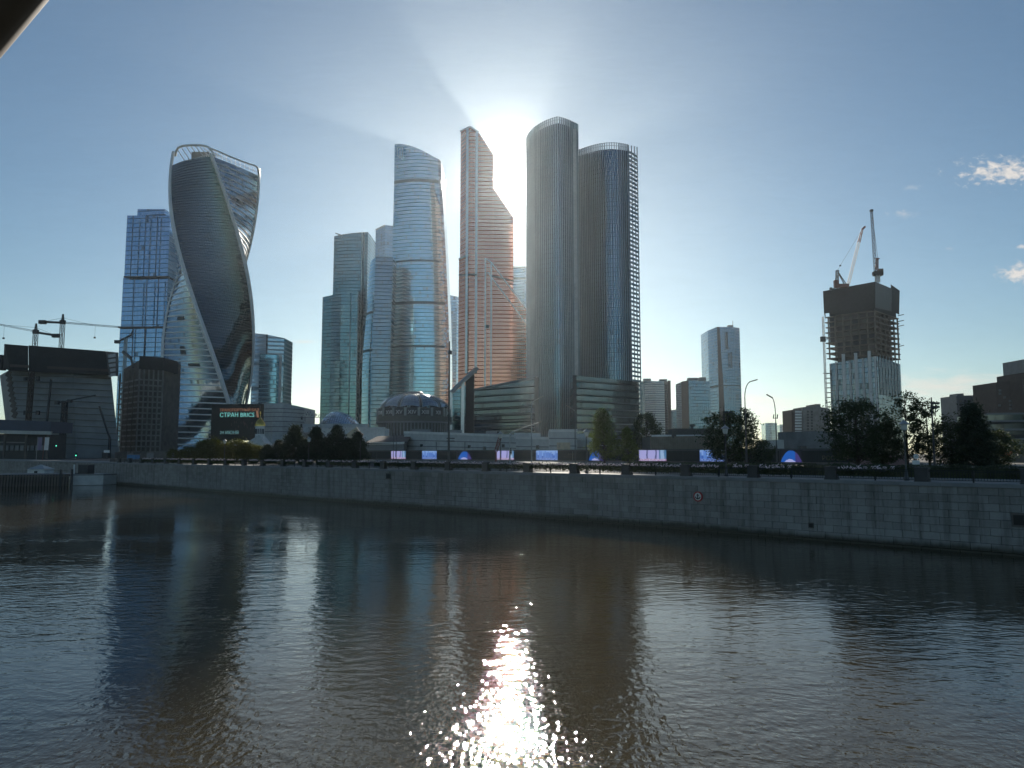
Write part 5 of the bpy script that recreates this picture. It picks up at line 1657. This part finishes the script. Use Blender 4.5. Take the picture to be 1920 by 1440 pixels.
    for i in range(8):
        p, q = a.lerp(b, i / 8), a.lerp(b, (i + 0.97) / 8); mb = MB(); mb.prism([(p.x, p.y), (q.x, q.y), (q.x, q.y + .15), (p.x, p.y + .15)], GZ, GZ + 2.3); mb.build('fence_panel', plain('pink_panel', (0.26, 0.16, 0.15), 0.7) if i == 0 else bpy.data.materials['pink_panel'], t)
low_buildings()


# ================================================================== hoarding with lit screens
PH = 178.0
def hoarding():
    t = thing('black_hoarding', 'long black hoarding of boards across the far side of the road', 'hoarding', CP(960, PH, GZ))
    H = 3.5
    def quad(mb, u0, u1, z0, z1, off=0.0, uv=None):
        a, b = CP(u0, PH - off, GZ), CP(u1, PH - off, GZ)
        mb.face([(a.x, a.y, z0), (b.x, b.y, z0), (b.x, b.y, z1), (a.x, a.y, z1)], uv or [(0, 0), (1, 0), (1, 1), (0, 1)])
    screens = [(366, 377, 'bell', 'small lit blue screen farthest left behind the olive trees'), (397, 411, 'lilac', 'small whitish lit screen among the olive trees'),
               (505, 524, 'bell', 'small lit blue dome picture left of the dark pointed trees'), (545, 567, 'lilac', 'lit lilac screen under the first tall pointed tree'),
               (586, 607, 'city', 'lit blue screen between two tall pointed trees'), (631, 653, 'bell', 'lit blue dome picture right of the lantern by the pointed trees'),
               (733, 761, 'lilac', 'lit lilac screen below the sloped-roof pavilion'), (791, 819, 'city', 'lit blue city screen left of the tall thin mast'),
               (857, 886, 'bell', 'lit blue dome picture just right of the tall thin mast'), (929, 964, 'lilac', 'lit lilac screen behind the signal gantry post'),
               (1005, 1046, 'city', 'large lit blue city screen right of the signal gantry'), (1102, 1134, 'bell', 'lit blue dome picture under the leafy green tree'),
               (1198, 1250, 'lilac', 'largest lit lilac screen left of the fluted hall'), (1312, 1364, 'city', 'lit blue city screen partly hidden by the dark tree'),
               (1462, 1506, 'bell', 'large lit blue dome picture right of the bent lamp post')]
    us = 330.0; pieces = []
    k = us
    # boards fill the run between the screens
    edges = [330]
    for s in screens: edges += [s[0], s[1]]
    edges.append(1625)
    for i in range(0, len(edges) - 1, 2):
        a, b = edges[i], edges[i + 1]
        n = max(1, int((b - a) / 26))
        for j in range(n):
            u0, u1 = a + (b - a) * j / n, a + (b - a) * (j + 1) / n - 0.4
            p, q = CP(u0, PH, GZ), CP(u1, PH, GZ)
            mb = MB(); mb.prism([(p.x, p.y), (q.x, q.y), (q.x, q.y + 0.25), (p.x, p.y + 0.25)], GZ, GZ + H - 0.25); mb.build('board', M['board'], t)
    p, q = CP(330, PH - .1, GZ), CP(1625, PH - .1, GZ)
    mb = MB(); mb.bar((p.x, p.y, GZ + H - 0.1), (q.x, q.y, GZ + H - 0.1), 0.22, 0.5); mb.build('top_rail', M['lamp_grey'], t)
    mb = MB(); mb.bar((p.x, p.y, GZ + 0.2), (q.x, q.y, GZ + 0.2), 0.4, 0.4); mb.build('plinth', M['concrete_dark'], t)
    for (u0, u1, kd, lab) in screens:
        s = thing('lit_screen', lab, 'screen', CP((u0 + u1) / 2, PH, GZ), 'lit screens along the black hoarding')
        mb = MB(); quad(mb, u0 + 0.4, u1 - 0.4, GZ + 0.25, GZ + H - 0.1, 0.22); mb.build('display', M['led_' + kd], s)
        a, b = CP(u0, PH, GZ), CP(u1, PH, GZ)
        mb = MB(); mb.prism([(a.x, a.y - .15), (b.x, b.y - .15), (b.x, b.y + .4), (a.x, a.y + .4)], GZ, GZ + H); mb.build('housing', M['board'], s)
    xd = (CP(1590, PH, GZ) - CP(1540, PH, GZ)).normalized()
    text('lettering', 'РОССИЯ', 1.45, CP(1541, PH - 0.35, GZ + 0.9), xd, M['txt_gold'], t, 0.02)
    # round emblem and rule on the board right of the gantry
    mb = MB()
    for u in (1065, 1069, 1073):
        a = CP(u, PH - .3, GZ + 1.9); mb.bar(a, a + Vector((0.25, 0, 0.6)), 0.12, 0.05); mb.bar(a + Vector((0.25, 0, 0.6)), a + Vector((0.55, 0, 0)), 0.12, 0.05)
    mb.bar(CP(1057, PH - .3, GZ + 1.4), CP(1080, PH - .3, GZ + 1.4), 0.12, 0.05); mb.build('emblem', M['txt_gold'], t)
hoarding()


# ================================================================== trees
def leafy(c, rx, rz, n, size, rng, mb, shape='round', droop=0.0):
    pass
def tree_mesh(h, w, seed, shape, nclump, nleaf, leaf, mat, trunk_r=0.16, bare=0.2, spread=0.16):
    """trunk, limbs and a crown of separate leaves; local coordinates, foot at the origin"""
    rng = random.Random(seed)
    cl = []
    tr = MB()
    lean = Vector((rng.uniform(-.03, .03) * h, rng.uniform(-.03, .03) * h, 0))
    tr.tube([(0, 0, 0), lean * 0.3 + Vector((0, 0, h * 0.35)), lean * 0.7 + Vector((0, 0, h * 0.7)), lean + Vector((0, 0, h * 0.96))], [trunk_r * 1.25, trunk_r, trunk_r * 0.55, 0.03], 8)
    for i in range(nclump):
        f = bare + (1 - bare) * ((i + rng.random()) / nclump)
        a = i * 2.399963 + rng.uniform(-.5, .5)
        if shape == 'cone': rmax = w / 2 * (1.02 - f) ** 0.85 + 0.08 * w
        elif shape == 'pyramid': rmax = w / 2 * min(1.0, (1.08 - f) * 1.5) * min(1, (f - bare) * 5 + 0.45)
        else: rmax = w / 2 * math.sin(math.pi * min(0.97, max(0.12, (f - bare * 0.7) / (1.05 - bare * 0.7)))) ** 0.55
        if shape != 'cone': rmax *= 0.74 + 0.42 * abs(math.sin(a * 1.5 + seed + f * 6))
        r = rmax * (rng.uniform(0.35, 1.0) ** 0.6) * rng.uniform(0.8, 1.12)
        c = Vector((r * math.cos(a), r * math.sin(a), h * f)) + lean * f
        cl.append(c)
        s = lean * (f * 0.7) + Vector((0, 0, h * max(0.12, f - rng.uniform(0.08, 0.2))))
        tr.tube([s, s.lerp(c, 0.55) + Vector((0, 0, 0.05 * h * rng.random())), c], [trunk_r * 0.4 * (1.1 - f), trunk_r * 0.22 * (1.1 - f), 0.012], 5, cap=False)
    cr = MB()
    for c in cl:
        cs = spread * w * rng.uniform(0.65, 1.35)
        flat = 0.76 if shape != 'round' else 0.7
        for q in range(int(nleaf * rng.uniform(0.6, 1.4))):
            d = Vector((rng.gauss(0, 1), rng.gauss(0, 1), rng.gauss(0, 1)))
            p = c + Vector((d.x * cs * 0.55, d.y * cs * 0.55, d.z * cs * 0.55 * flat))
            if shape == 'cone': p.z -= 0.25 * math.hypot(d.x, d.y) * cs
            if p.z < 0.3: continue
            a = Vector((rng.gauss(0, 1), rng.gauss(0, 1), rng.gauss(0, .7))).normalized(); b = a.cross(Vector((rng.gauss(0, 1), rng.gauss(0, 1), rng.gauss(0, 1)))).normalized()
            l = leaf * rng.uniform(0.6, 1.4)
            cr.face([p - a * l, p + b * l * 0.45, p + a * l, p - b * l * 0.45])
    m1 = tr.mesh('trunk'); m1.materials.append(M['bark'])
    m2 = cr.mesh('crown'); m2.materials.append(mat)
    return m1, m2
TM = {
    'green': tree_mesh(10, 6.2, 1, 'pyramid', 80, 120, 0.15, M['leaf_green'], spread=0.12),
    'green2': tree_mesh(7, 3.6, 2, 'pyramid', 40, 110, 0.16, M['leaf_green'], 0.1),
    'round': tree_mesh(9, 8.4, 3, 'round', 80, 115, 0.17, M['leaf_dark'], 0.2, spread=0.12),
    'round2': tree_mesh(8.2, 6.6, 4, 'round', 66, 115, 0.17, M['leaf_dark'], 0.18, spread=0.12),
    'airy': tree_mesh(10, 6.0, 5, 'round', 46, 85, 0.17, M['leaf_dark'], 0.16, spread=0.13),
    'airy2': tree_mesh(9.4, 5.0, 6, 'round', 40, 80, 0.17, M['leaf_dark'], 0.15, spread=0.13),
    'larch': tree_mesh(9, 5.6, 7, 'cone', 60, 70, 0.15, M['needle'], 0.14, 0.12, spread=0.11),
    'cone': tree_mesh(10, 6.4, 8, 'cone', 90, 130, 0.2, M['needle'], 0.16, 0.06, spread=0.15),
    'cone2': tree_mesh(10, 5.2, 9, 'cone', 150, 75, 0.2, M['needle'], 0.16, 0.06, spread=0.12),
    'pyr_dark': tree_mesh(10, 7.2, 15, 'pyramid', 95, 150, 0.22, M['needle'], 0.16, 0.06, spread=0.13),
    'olive': tree_mesh(6, 5.2, 10, 'round', 44, 110, 0.2, M['leaf_olive'], 0.12, 0.12),
    'olive2': tree_mesh(5.4, 6.0, 12, 'round', 44, 110, 0.2, M['leaf_olive'], 0.12, 0.1),
}
H0_ = {'pyr_dark': 10, 'green': 10, 'green2': 7, 'round': 9, 'round2': 8.2, 'airy': 10, 'airy2': 9.4, 'larch': 9, 'cone': 10, 'cone2': 10, 'olive': 6, 'olive2': 5.4}
def tree(name, label, kind, u, vtop, D, group, wide=1.0, rot=0.0):
    z = Zv(vtop, D)
    x = XU(u, D, GZ)
    s = (z - GZ) / (H0_[kind] * 1.02)
    t = thing(name, label, 'tree', (x, D, GZ), group)
    t.rotation_euler = (0, 0, rot); t.scale = (s * wide, s * wide, s)
    for nm, me in zip(('trunk', 'crown'), TM[kind]):
        o = bpy.data.objects.new(nm, me); COL.objects.link(o); o.parent = t
    return t
G1, G2, G3, G4 = 'leafy trees in the middle', 'dark trees on the right', 'dark pointed trees on the left', 'olive trees on the left'
tree('leafy_tree', 'sunlit leafy green tree left of the largest lilac screen', 'green', 1134, 769, 128, G1)
tree('leafy_tree', 'small green tree leaning on the sunlit leafy one', 'green2', 1178, 802, 134, G1, 1.1, 1.2)
tree('leafy_tree', 'hazy green tree behind the largest lilac screen', 'round2', 1212, 776, 235, G1, 0.8, 2.0)
tree('dark_tree', 'dense dark tree covering the screen left of the bent lamp post', 'round2', 1362, 774, 108, G2, 1.05, 0.4)
tree('dark_tree', 'feathery dark larch right of the dense tree', 'larch', 1402, 764, 112, G2, 1.05, 0.0)
tree('dark_tree', 'low dark shrub-like tree at the foot of the larch', 'round', 1430, 826, 116, G2, 1.0, 1.0)
tree('dark_tree', 'broad dark tree in front of the unfinished tower', 'round', 1610, 752, 96, G2, 1.0, 0.6)
tree('dark_tree', 'dark tree between the broad tree and the tall airy one', 'round2', 1655, 800, 99, G2, 1.0, 2.2)
tree('dark_tree', 'tall airy dark tree right of the unfinished tower', 'airy', 1703, 738, 94, G2, 0.85, 0.0)
tree('dark_tree', 'airy dark tree beside the floodlight pole', 'airy2', 1745, 752, 95, G2, 0.95, 1.5)
tree('dark_tree', 'dark spired conifer before the grey blocks at the right', 'cone', 1832, 757, 90, G2, 0.95, 0.0)
tree('dark_tree', 'low dark bush left of the spired conifer', 'round', 1785, 793, 92, G2, 1.0, 2.9)
tree('dark_tree', 'low dark bush right of the spired conifer', 'round2', 1868, 808, 91, G2, 1.15, 0.9)
for i, (u, v, w) in enumerate(((521, 826, 1.2), (549, 799, 1.0), (571, 824, 1.3), (593, 802, 1.05), (613, 822, 1.3), (631, 799, 1.0), (650, 823, 1.3), (668, 811, 1.05), (500, 834, 1.4))):
    lab = ['small dark tree just right of the chapel roof', 'tall pointed dark tree, first one right of the chapel', 'low dark tree left of the bright lantern', 'tall pointed dark tree right of the bright lantern', 'low dark tree filling the gap in the left row', 'tall pointed dark tree below the glass dome', 'low dark tree left of the last one in the row', 'last dark tree beside the sloped-roof pavilion', 'low dark tree below the gilded dome'][i]
    tree('pointed_tree', lab, 'pyr_dark', u, v, 205 - i * 2.0, G3, w, i * 1.1)
for i, (u, v, w) in enumerate(((352, 838, 1.0), (378, 827, 0.95), (398, 824, 0.9), (422, 832, 1.0), (444, 826, 0.95), (462, 830, 0.95), (480, 836, 1.0), (325, 843, 1.0))):
    lab = ['olive tree under the left foot of the twisted tower', 'olive tree left of the video wall', 'tallest olive tree at the left edge of the video wall', 'olive tree below the date on the video wall', 'olive tree below the middle of the video wall', 'olive tree left of the chapel nave', 'olive tree in front of the chapel', 'lowest olive tree at the left end of the row'][i]
    tree('olive_tree', lab, 'olive' if i % 2 else 'olive2', u, v, 196 - i, G4, w, i * 0.9)

# clipped hedge on the far side of the promenade
def hedge():
    rng = random.Random(20)
    mb = MB()
    s0, s1 = sof(CP(1960, WALLP + 13, GZ)), sof(CP(1180, WALLP + 13, GZ))
    for i in range(26000):
        s = rng.uniform(s0, s1); p = WALLP + 13 + rng.uniform(-0.6, 0.6); z = GZ + 1.35 * rng.random() ** 0.6 + 0.08 * math.sin(s * 1.7)
        c = W(s, p, z); a = Vector((rng.gauss(0, 1), rng.gauss(0, 1), rng.gauss(0, 1))).normalized(); b = a.orthogonal().normalized(); l = rng.uniform(0.05, 0.11)
        mb.face([c - a * l, c + b * l * 0.6, c + a * l, c - b * l * 0.6])
    for i in range(60):
        s = s0 + (s1 - s0) * (i + .5) / 60
        mb.box(W(s, WALLP + 13, GZ + 0.55), ((s1 - s0) / 60 * 0.98, 0.8, 1.0 + 0.1 * rng.random()), WM)
    o = mb.build('clipped_hedge', M['leaf_dark']); tag(o, 'clipped dark hedge along the promenade on the right', 'hedge')
hedge()


# ================================================================== street furniture
def lantern(u, label):
    c = CP(u, WALLP + 3.2, GZ)
    c.z = GZ + 0.06
    t = thing('promenade_lantern', label, 'street lamp', c, 'lanterns along the promenade')
    b = MB(); b.lathe((c.x, c.y, c.z), [(0.22, 0), (0.22, 0.25), (0.15, 0.35), (0.12, 0.9), (0.075, 1.0), (0.06, 4.35), (0.1, 4.4), (0.1, 4.5)], 10); b.build('post', M['lamp_grey'], t)
    b = MB(); b.lathe((c.x, c.y, c.z + 4.5), [(0.13, 0), (0.24, 0.08), (0.30, 0.5), (0.28, 0.55)], 8, 0, False); b.build('lamp_glass', M['lamp_glass'], t)
    b = MB(); b.lathe((c.x, c.y, c.z + 5.05), [(0.46, 0), (0.44, 0.06), (0.2, 0.26), (0.08, 0.34), (0.02, 0.5)], 10, 0, False); b.build('lamp_hood', M['lamp_pale'], t)
for u, lab in ((420, 'lantern before the olive trees'), (578, 'lantern among the dark pointed trees'), (938, 'lantern left of the signal gantry'), (1100, 'lantern at the left of the leafy tree'), (1362, 'lantern before the dense dark tree'), (1700, 'lantern before the tall airy tree')):
    lantern(u, 'dark promenade ' + lab)

def bent_lamp(label, u, D, vtop, uend, vend, bend, mat, extra=None):
    x = XU(u, D, Zv(vtop, D)); zt = Zv(vtop, D)
    t = thing('road_lamp', label, 'street lamp', (x, D, GZ))
    e = P(uend, vend, D)
    b = MB(); b.tube([(x, D, GZ), (x, D, GZ + (zt - GZ) * 0.45)], [0.13, 0.11], 8); b.tube([(x, D, GZ + (zt - GZ) * 0.45), (x, D, zt)], [0.075, 0.06], 8)
    pts = [Vector((x, D, zt))]
    for i in range(1, 7):
        f = i / 6
        pts.append(Vector((x + (e.x - x) * (1 - math.cos(f * math.pi / 2)), D, zt + (e.z - zt) * math.sin(f * math.pi / 2))))
    b.tube(pts, 0.055, 7); b.build('post', mat, t)
    d = (pts[-1] - pts[-2]).normalized()
    b = MB(); b.bar(e - d * 0.2, e + d * 0.75, 0.32, 0.12); b.build('lamp_head', M['lamp_grey'], t)
    return t, x
bent_lamp('tall bent street lamp rising from the larch', 1396.5, 92, 745, 1409, 715, 0, M['lamp_grey'])
t, x = bent_lamp('bent street lamp with head turned left, clear of the trees', 1454, 104, 775, 1446, 744.5, 0, M['lamp_grey'])
b = MB(); b.bar(P(1450, 785, 104), P(1451, 777, 104), 0.12); b.bar(P(1457, 785, 104), P(1458, 777, 104), 0.12); b.bar(P(1450, 784, 104), P(1458, 784, 104), 0.08); b.build('antenna', M['lamp_grey'], t)

def tall_pole(name, label, u, D, vtop, mat, r=0.11, heads=()):
    x = XU(u, D, Zv(vtop, D)); zt = Zv(vtop, D)
    t = thing(name, label, 'pole', (x, D, GZ))
    b = MB(); b.tube([(x, D, GZ), (x, D, zt)], [r, r * 0.6], 8); b.build('post', mat, t)
    for (u0, v0, u1, v1) in heads:
        b = MB(); a, c = P(u0, v0, D), P(u1, v1, D); b.bar(a, c, 0.07); d = (c - a).normalized(); b.bar(c - d * 0.1, c + d * 0.8, 0.3, 0.12); b.build('lamp_arm', M['lamp_pale'], t)
    return t
t = tall_pole('tall_mast', 'very tall thin mast before the round pavilion', 843, 140, 640, M['lamp_grey'], 0.22)
b = MB(); b.box(P(844, 661, 140), (0.7, 0.5, 0.7)); b.box(P(845, 822, 140), (1.5, 0.3, 0.2)); b.box(P(845, 827, 140), (1.5, 0.3, 0.2)); b.build('junction_box', M['lamp_grey'], t)
tall_pole('double_lamp', 'double-armed road lamp before the glass podium', 996.5, 112, 752, M['lamp_pale'], 0.11, ((996.5, 754, 1010, 747), (996.5, 762, 988, 760)))
tall_pole('camera_pole', 'grey camera pole right of the podium corner', 1078, 114, 770, M['lamp_grey'], 0.10, ((1078, 808, 1084, 806), (1078, 770, 1070, 765)))
tall_pole('plain_pole', 'plain dark pole below the sloped-roof pavilion', 676, 150, 826, M['lamp_grey'], 0.09)
tall_pole('plain_pole', 'pair of thin poles before the lilac screen, left one', 738, 150, 812, M['lamp_grey'], 0.08)
tall_pole('plain_pole', 'pair of thin poles before the lilac screen, right one', 743.5, 150, 815, M['lamp_grey'], 0.08)
tall_pole('plain_pole', 'slim dark pole under the dark bush at the right', 1750, 80, 850, M['lamp_grey'], 0.07)

def gantry():
    D = 106
    x = XU(956, D, GZ + 5)
    t = thing('signal_gantry', 'pale traffic-signal gantry with long rising arm', 'traffic signal', (x, D, GZ))
    z1 = Zv(812, D)
    b = MB(); b.tube([(x, D, GZ), (x, D, z1 - 0.3), (x + 0.12, D, z1), (x + 0.5, D, z1 + 0.25)], [0.13, 0.12, 0.11, 0.1], 8); b.build('post', M['lamp_pale'], t)
    b = MB(); b.tube([(x + 0.4, D, z1 + 0.2), P(1015, 790.5, D)], [0.1, 0.06], 8); b.bar((x, D, z1 - 0.5), P(966, 808, D), 0.07); b.build('arm', M['lamp_pale'], t)
    b = MB(); b.box(P(957.5, 845, D - 0.2), (0.38, 0.3, 1.1)); b.build('signal_box', M['lamp_pale'], t)
    for i in range(3):
        b = MB(); b.box(P(957.5, 841.5 + i * 3.6, D - 0.38), (0.2, 0.06, 0.2)); b.build('lens', M['dark'], t)
gantry()
def floodlights(label, u, v, D, n):
    x = XU(u, D, Zv(v, D))
    t = thing('floodlight_pole', label, 'floodlight', (x, D, GZ))
    b = MB(); b.tube([(x, D, GZ), (x, D, Zv(v, D))], [0.13, 0.07], 8); b.build('post', M['steel_dark'], t)
    b = MB(); b.bar((x, D, Zv(v + 11, D)), P(u + 14, v + 11, D), 0.07); b.bar((x, D, Zv(v + 18, D)), P(u + 14, v + 18, D), 0.07); b.bar(P(u + 8, v + 11, D), P(u + 8, v + 36, D), 0.06); b.build('crossarm', M['steel_dark'], t)
    for k in range(n):
        b = MB(); b.box(P(u + 3.4 + 8 * (k % 2), v + 11 + 7 * (k // 2), D - 0.2), (0.4, 0.3, 0.24)); b.build('flood_head', M['steel_dark'], t)
floodlights('floodlight pole with four heads above the airy trees', 1746, 745, 86, 4)
floodlights('two floodlights peeping over the dense dark tree', 1357, 762, 106, 2)
# white notice boards at the right
c = CP(1717, WALLP + 9, GZ)
t = thing('notice_sign', 'small white notice with round sign above, under the right-hand trees', 'sign', c)
b = MB(); b.bar((c.x, c.y, GZ), (c.x, c.y, Zv(852, c.y)), 0.07); b.build('post', M['lamp_grey'], t)
b = MB(); b.box(P(1717.5, 867, c.y - .1), (0.68, 0.05, 0.4)); b.build('panel', M['white'], t)
b = MB(); q = P(1717.5, 856, c.y - .1)
b.face([q + Vector((0.24 * math.cos(2 * math.pi * i / 20), 0, 0.24 * math.sin(2 * math.pi * i / 20))) for i in range(20)]); b.face([q + Vector((0.24 * math.cos(-2 * math.pi * i / 20), 0.04, 0.24 * math.sin(-2 * math.pi * i / 20))) for i in range(20)]); b.build('round_face', M['white'], t)
b = MB(); b.bar(q + Vector((-.1, -.02, -.05)), q + Vector((.08, -.02, .07)), 0.06, 0.02); b.build('symbol', M['dark'], t)
c = CP(1005, WALLP + 8, GZ)
# red crane boom behind the lantern
b = MB(); lattice(b, P(930, 846, 225), P(938.5, 817, 225), 0.9, 6, 0.2); q = P(930, 846, 225); b.bar(q, (q.x, q.y, GZ), 0.5)
tag(b.build('red_boom', M['crane_red']), 'red lattice boom rising behind the lit lilac screen', 'crane')

# ================================================================== landing stage at the left
def landing():
    a, e = onz(-40, 913, 0), onz(127, 911, 0)
    d = (e - a).normalized(); nv = Vector((-d.y, d.x, 0))
    L = (e - a).length
    zt = Zv(889, e.y)
    t = thing('landing_stage', 'dark timber landing stage on piles at the far left', 'landing stage', (a + e) / 2)
    Mx = Matrix((d, nv, Vector((0, 0, 1)))).transposed()
    b = MB(); b.box((a + e) / 2 + nv * 6 + Vector((0, 0, zt - 0.25)), (L, 12, 0.5), Mx); b.build('deck', M['steel_dark'], t)
    n = 30
    for i in range(n):
        p = a + d * (L * (i + 0.5) / n); b = MB(); b.box(p + Vector((0, 0, zt / 2 - 0.6)), (0.38, 0.35, zt + 1.0), Mx); b.build('pile', M['concrete_dark'], t)
    b = MB(); b.box((a + e) / 2 + nv * 0.5 + Vector((0, 0, 1.0)), (L, 0.12, 2.6), Mx); b.build('backboard', M['black'], t)
    b = MB(); b.box((a + e) / 2 + Vector((0, 0, zt + 0.85)), (L, 0.06, 0.06), Mx); b.build('handrail', M['iron'], t)
    for k in (0.5, 4.5):
        p = e + d * (k - 3.2) * 0.6; b = MB(); b.box(p + Vector((0, 0, zt / 2)), (0.5, 0.5, zt + 2.4), Mx); b.build('mooring_post', M['steel_dark'], t)
    p0, p1 = onz(131, 910.5, 0), onz(193, 909.5, 0)
    zz = Zv(890, p0.y)
    t = thing('grey_pontoon', 'pale grey box pontoon beside the landing stage', 'pontoon', (p0 + p1) / 2)
    b = MB(); b.prism([p0, p1, p1 + Vector((2, 9, 0)), p0 + Vector((0, 9, 0))], 0.05, zz); b.build('hull', M['pale'], t)
    b = MB(); b.prism([p0 + Vector((-.1, -.1, 0)), p1 + Vector((.1, -.1, 0)), p1 + Vector((2, 9, 0)), p0 + Vector((0, 9, 0))], zz - 0.25, zz + 0.1); b.build('deck_edge', M['grey'], t)
    b = MB(); q0, q1 = P(146, 889, p0.y + 3), P(164, 889, p0.y + 3); b.prism([(q0.x, q0.y), (q1.x, q1.y), (q1.x, q1.y + 3), (q0.x, q0.y + 3)], zz, Zv(871, p0.y + 3)); b.build('cabin', M['dark'], t)
    b = MB(); q = P(139, 878, p0.y + 2); b.bar((q.x, q.y, zz), (q.x, q.y, Zv(871, q.y)), 0.3, 0.2); b.build('white_upright', M['white'], t)  # plain white bar on the pontoon deck, no lamp in it
    D = 196
    c = P(67, 890, D)
    t = thing('market_tent', 'bluish white peaked tent on the landing stage', 'tent', (c.x, c.y, zt))
    hw = 16 * D / FPX
    zw, zp = Zv(880, D), Zv(871, D)
    b = MB(); b.prism([(c.x - hw, D), (c.x + hw, D), (c.x + hw, D + 4), (c.x - hw, D + 4)], zt, zw, top=False); b.build('side_wall', M['white'], t)
    b = MB(); k4 = [(c.x - hw - .2, D - .2, zw), (c.x + hw + .2, D - .2, zw), (c.x + hw + .2, D + 4.2, zw), (c.x - hw - .2, D + 4.2, zw)]
    for i in range(4): b.face([k4[i], k4[(i + 1) % 4], (c.x, D + 2, zp)])
    b.build('peaked_roof', M['lamp_pale'], t)
    b = MB(); b.box((c.x, D - .05, (zt + zw) / 2 - .2), (0.8, 0.1, zw - zt - .4)); b.build('doorway', M['dark'], t)
    # banners and small things on the bank
    D = 262
    for i, (u0, u1, mat, lab) in enumerate(((69, 78.5, plain('lilac_flag', (0.30, 0.26, 0.36), 0.8), 'lilac banner flag left of the white one'), (82, 91.5, M['white'], 'white banner flag on a leaning pole'))):
        t = thing('banner_flag', lab, 'flag', P(u0, 862, D))
        b = MB(); a, q = P(u0 - 1.5 - i, 864, D), P(u0 + 2, 819, D); a.z = GZ; b.tube([a, q], 0.08, 6); b.build('pole', M['crane_red'] if i else M['lamp_pale'], t)
        rows = [[P(u0 + 1 + (u1 - u0 - 1) * j / 6 + (1.2 - f * 2.4), 820 + 24 * f, D + 0.25 * math.sin(j * 1.3 + f * 3)) for j in range(7)] for f in (0, 0.25, 0.5, 0.75, 1.0)]
        b = MB(); b.grid(rows, None, 0, True); b.build('cloth', mat, t)
    c0, c1 = P(238, 862, 300), P(255, 862, 300)
    t = thing('blue_cabin', 'small bright blue site cabin left of the twisted tower foot', 'cabin', c0)
    b = MB(); b.prism([(c0.x, c0.y), (c1.x, c1.y), (c1.x, c1.y + 3), (c0.x, c0.y + 3)], GZ, Zv(853, 300)); b.build('body', M['blue_paint'], t)
    b = MB(); b.box(((c0.x + c1.x) / 2, c0.y + 1.5, Zv(852.6, 300)), (c1.x - c0.x + .3, 3.4, 0.2)); b.build('roof', M['grey'], t)
    t = thing('white_van_sign', 'small white sign plate at the left building site', 'sign', P(200, 862, 300))
    b = MB(); b.box(P(200, 846.5, 300), (2.3, 0.1, 1.0)); b.build('plate', M['white'], t)
    b = MB(); q = P(200, 848, 300); b.bar((q.x, q.y, GZ), q, 0.12); b.build('post', M['lamp_grey'], t)
    for u, v, lab in ((106, 836, 'green traffic light before the leaning block'), (143, 854, 'lower green traffic light near the landing stage')):
        D = 300; q = P(u, v, D)
        t = thing('traffic_light', lab, 'traffic light', (q.x, q.y, GZ))
        b = MB(); b.tube([(q.x, q.y, GZ), (q.x, q.y, q.z + .8)], 0.09, 6); b.box(q + Vector((0, 0, 0.4)), (0.5, 0.4, 1.5)); b.build('housing', M['steel_dark'], t)
        b = MB(); b.lathe((q.x, q.y - .25, q.z), [(0.05, -.22), (0.22, -.1), (0.22, .1), (0.05, .22)], 8); b.build('green_lens', M['green_light'], t)
    # site fence between the left sites and the river road
    a, e = CP(95, WALLP + 66, GZ), CP(330, WALLP + 66, GZ)
    t = thing('site_fence', 'long dark site fence at the foot of the left buildings', 'fence', (a + e) / 2)
    n = 22
    for i in range(n):
        p, q = a.lerp(e, i / n), a.lerp(e, (i + 0.98) / n); b = MB(); b.prism([(p.x, p.y), (q.x, q.y), (q.x, q.y + .2), (p.x, p.y + .2)], GZ, GZ + 2.6 + 0.5 * ((i * 7) % 3)); b.build('fence_panel', M['concrete_dark'] if i % 3 else M['grey'], t)
landing()

# brown steel strut of the footbridge close to the lens, top left
b = MB()
c1, c2 = P(-52, 46, 3.4), P(36, -58, 3.4)
dd = (c2 - c1).normalized()
b.tube([c1 - dd * 6.0 + Vector((0.25, 0, 0)), c1 - dd * 1.5, c1, c2, c2 + dd * 1.5, c2 + dd * 5 + Vector((0, 0, -0.3))], 0.162, 24)
tag(b.build('bridge_strut', M['strut']), 'brown painted steel strut crossing the top left corner', 'strut')

# ================================================================== hazy air
def haze():
    m = bpy.data.materials.new('hazy_air')
    m.use_nodes = True
    nt = m.node_tree
    nt.nodes.clear()
    out = nt.nodes.new('ShaderNodeOutputMaterial')
    pv = nt.nodes.new('ShaderNodeVolumePrincipled')
    pv.inputs['Color'].default_value = (0.82, 0.93, 1.0, 1)
    pv.inputs['Density'].default_value = 0.00005
    pv.inputs['Anisotropy'].default_value = 0.76
    nt.links.new(pv.outputs[0], out.inputs['Volume'])
    b = MB()
    b.box((0, 300, 173.5), (9000, 9000, 349.0))
    o = b.build('haze', m)
    o['kind'] = 'stuff'
    o['label'] = 'thin bright haze in the air over the river'
haze()
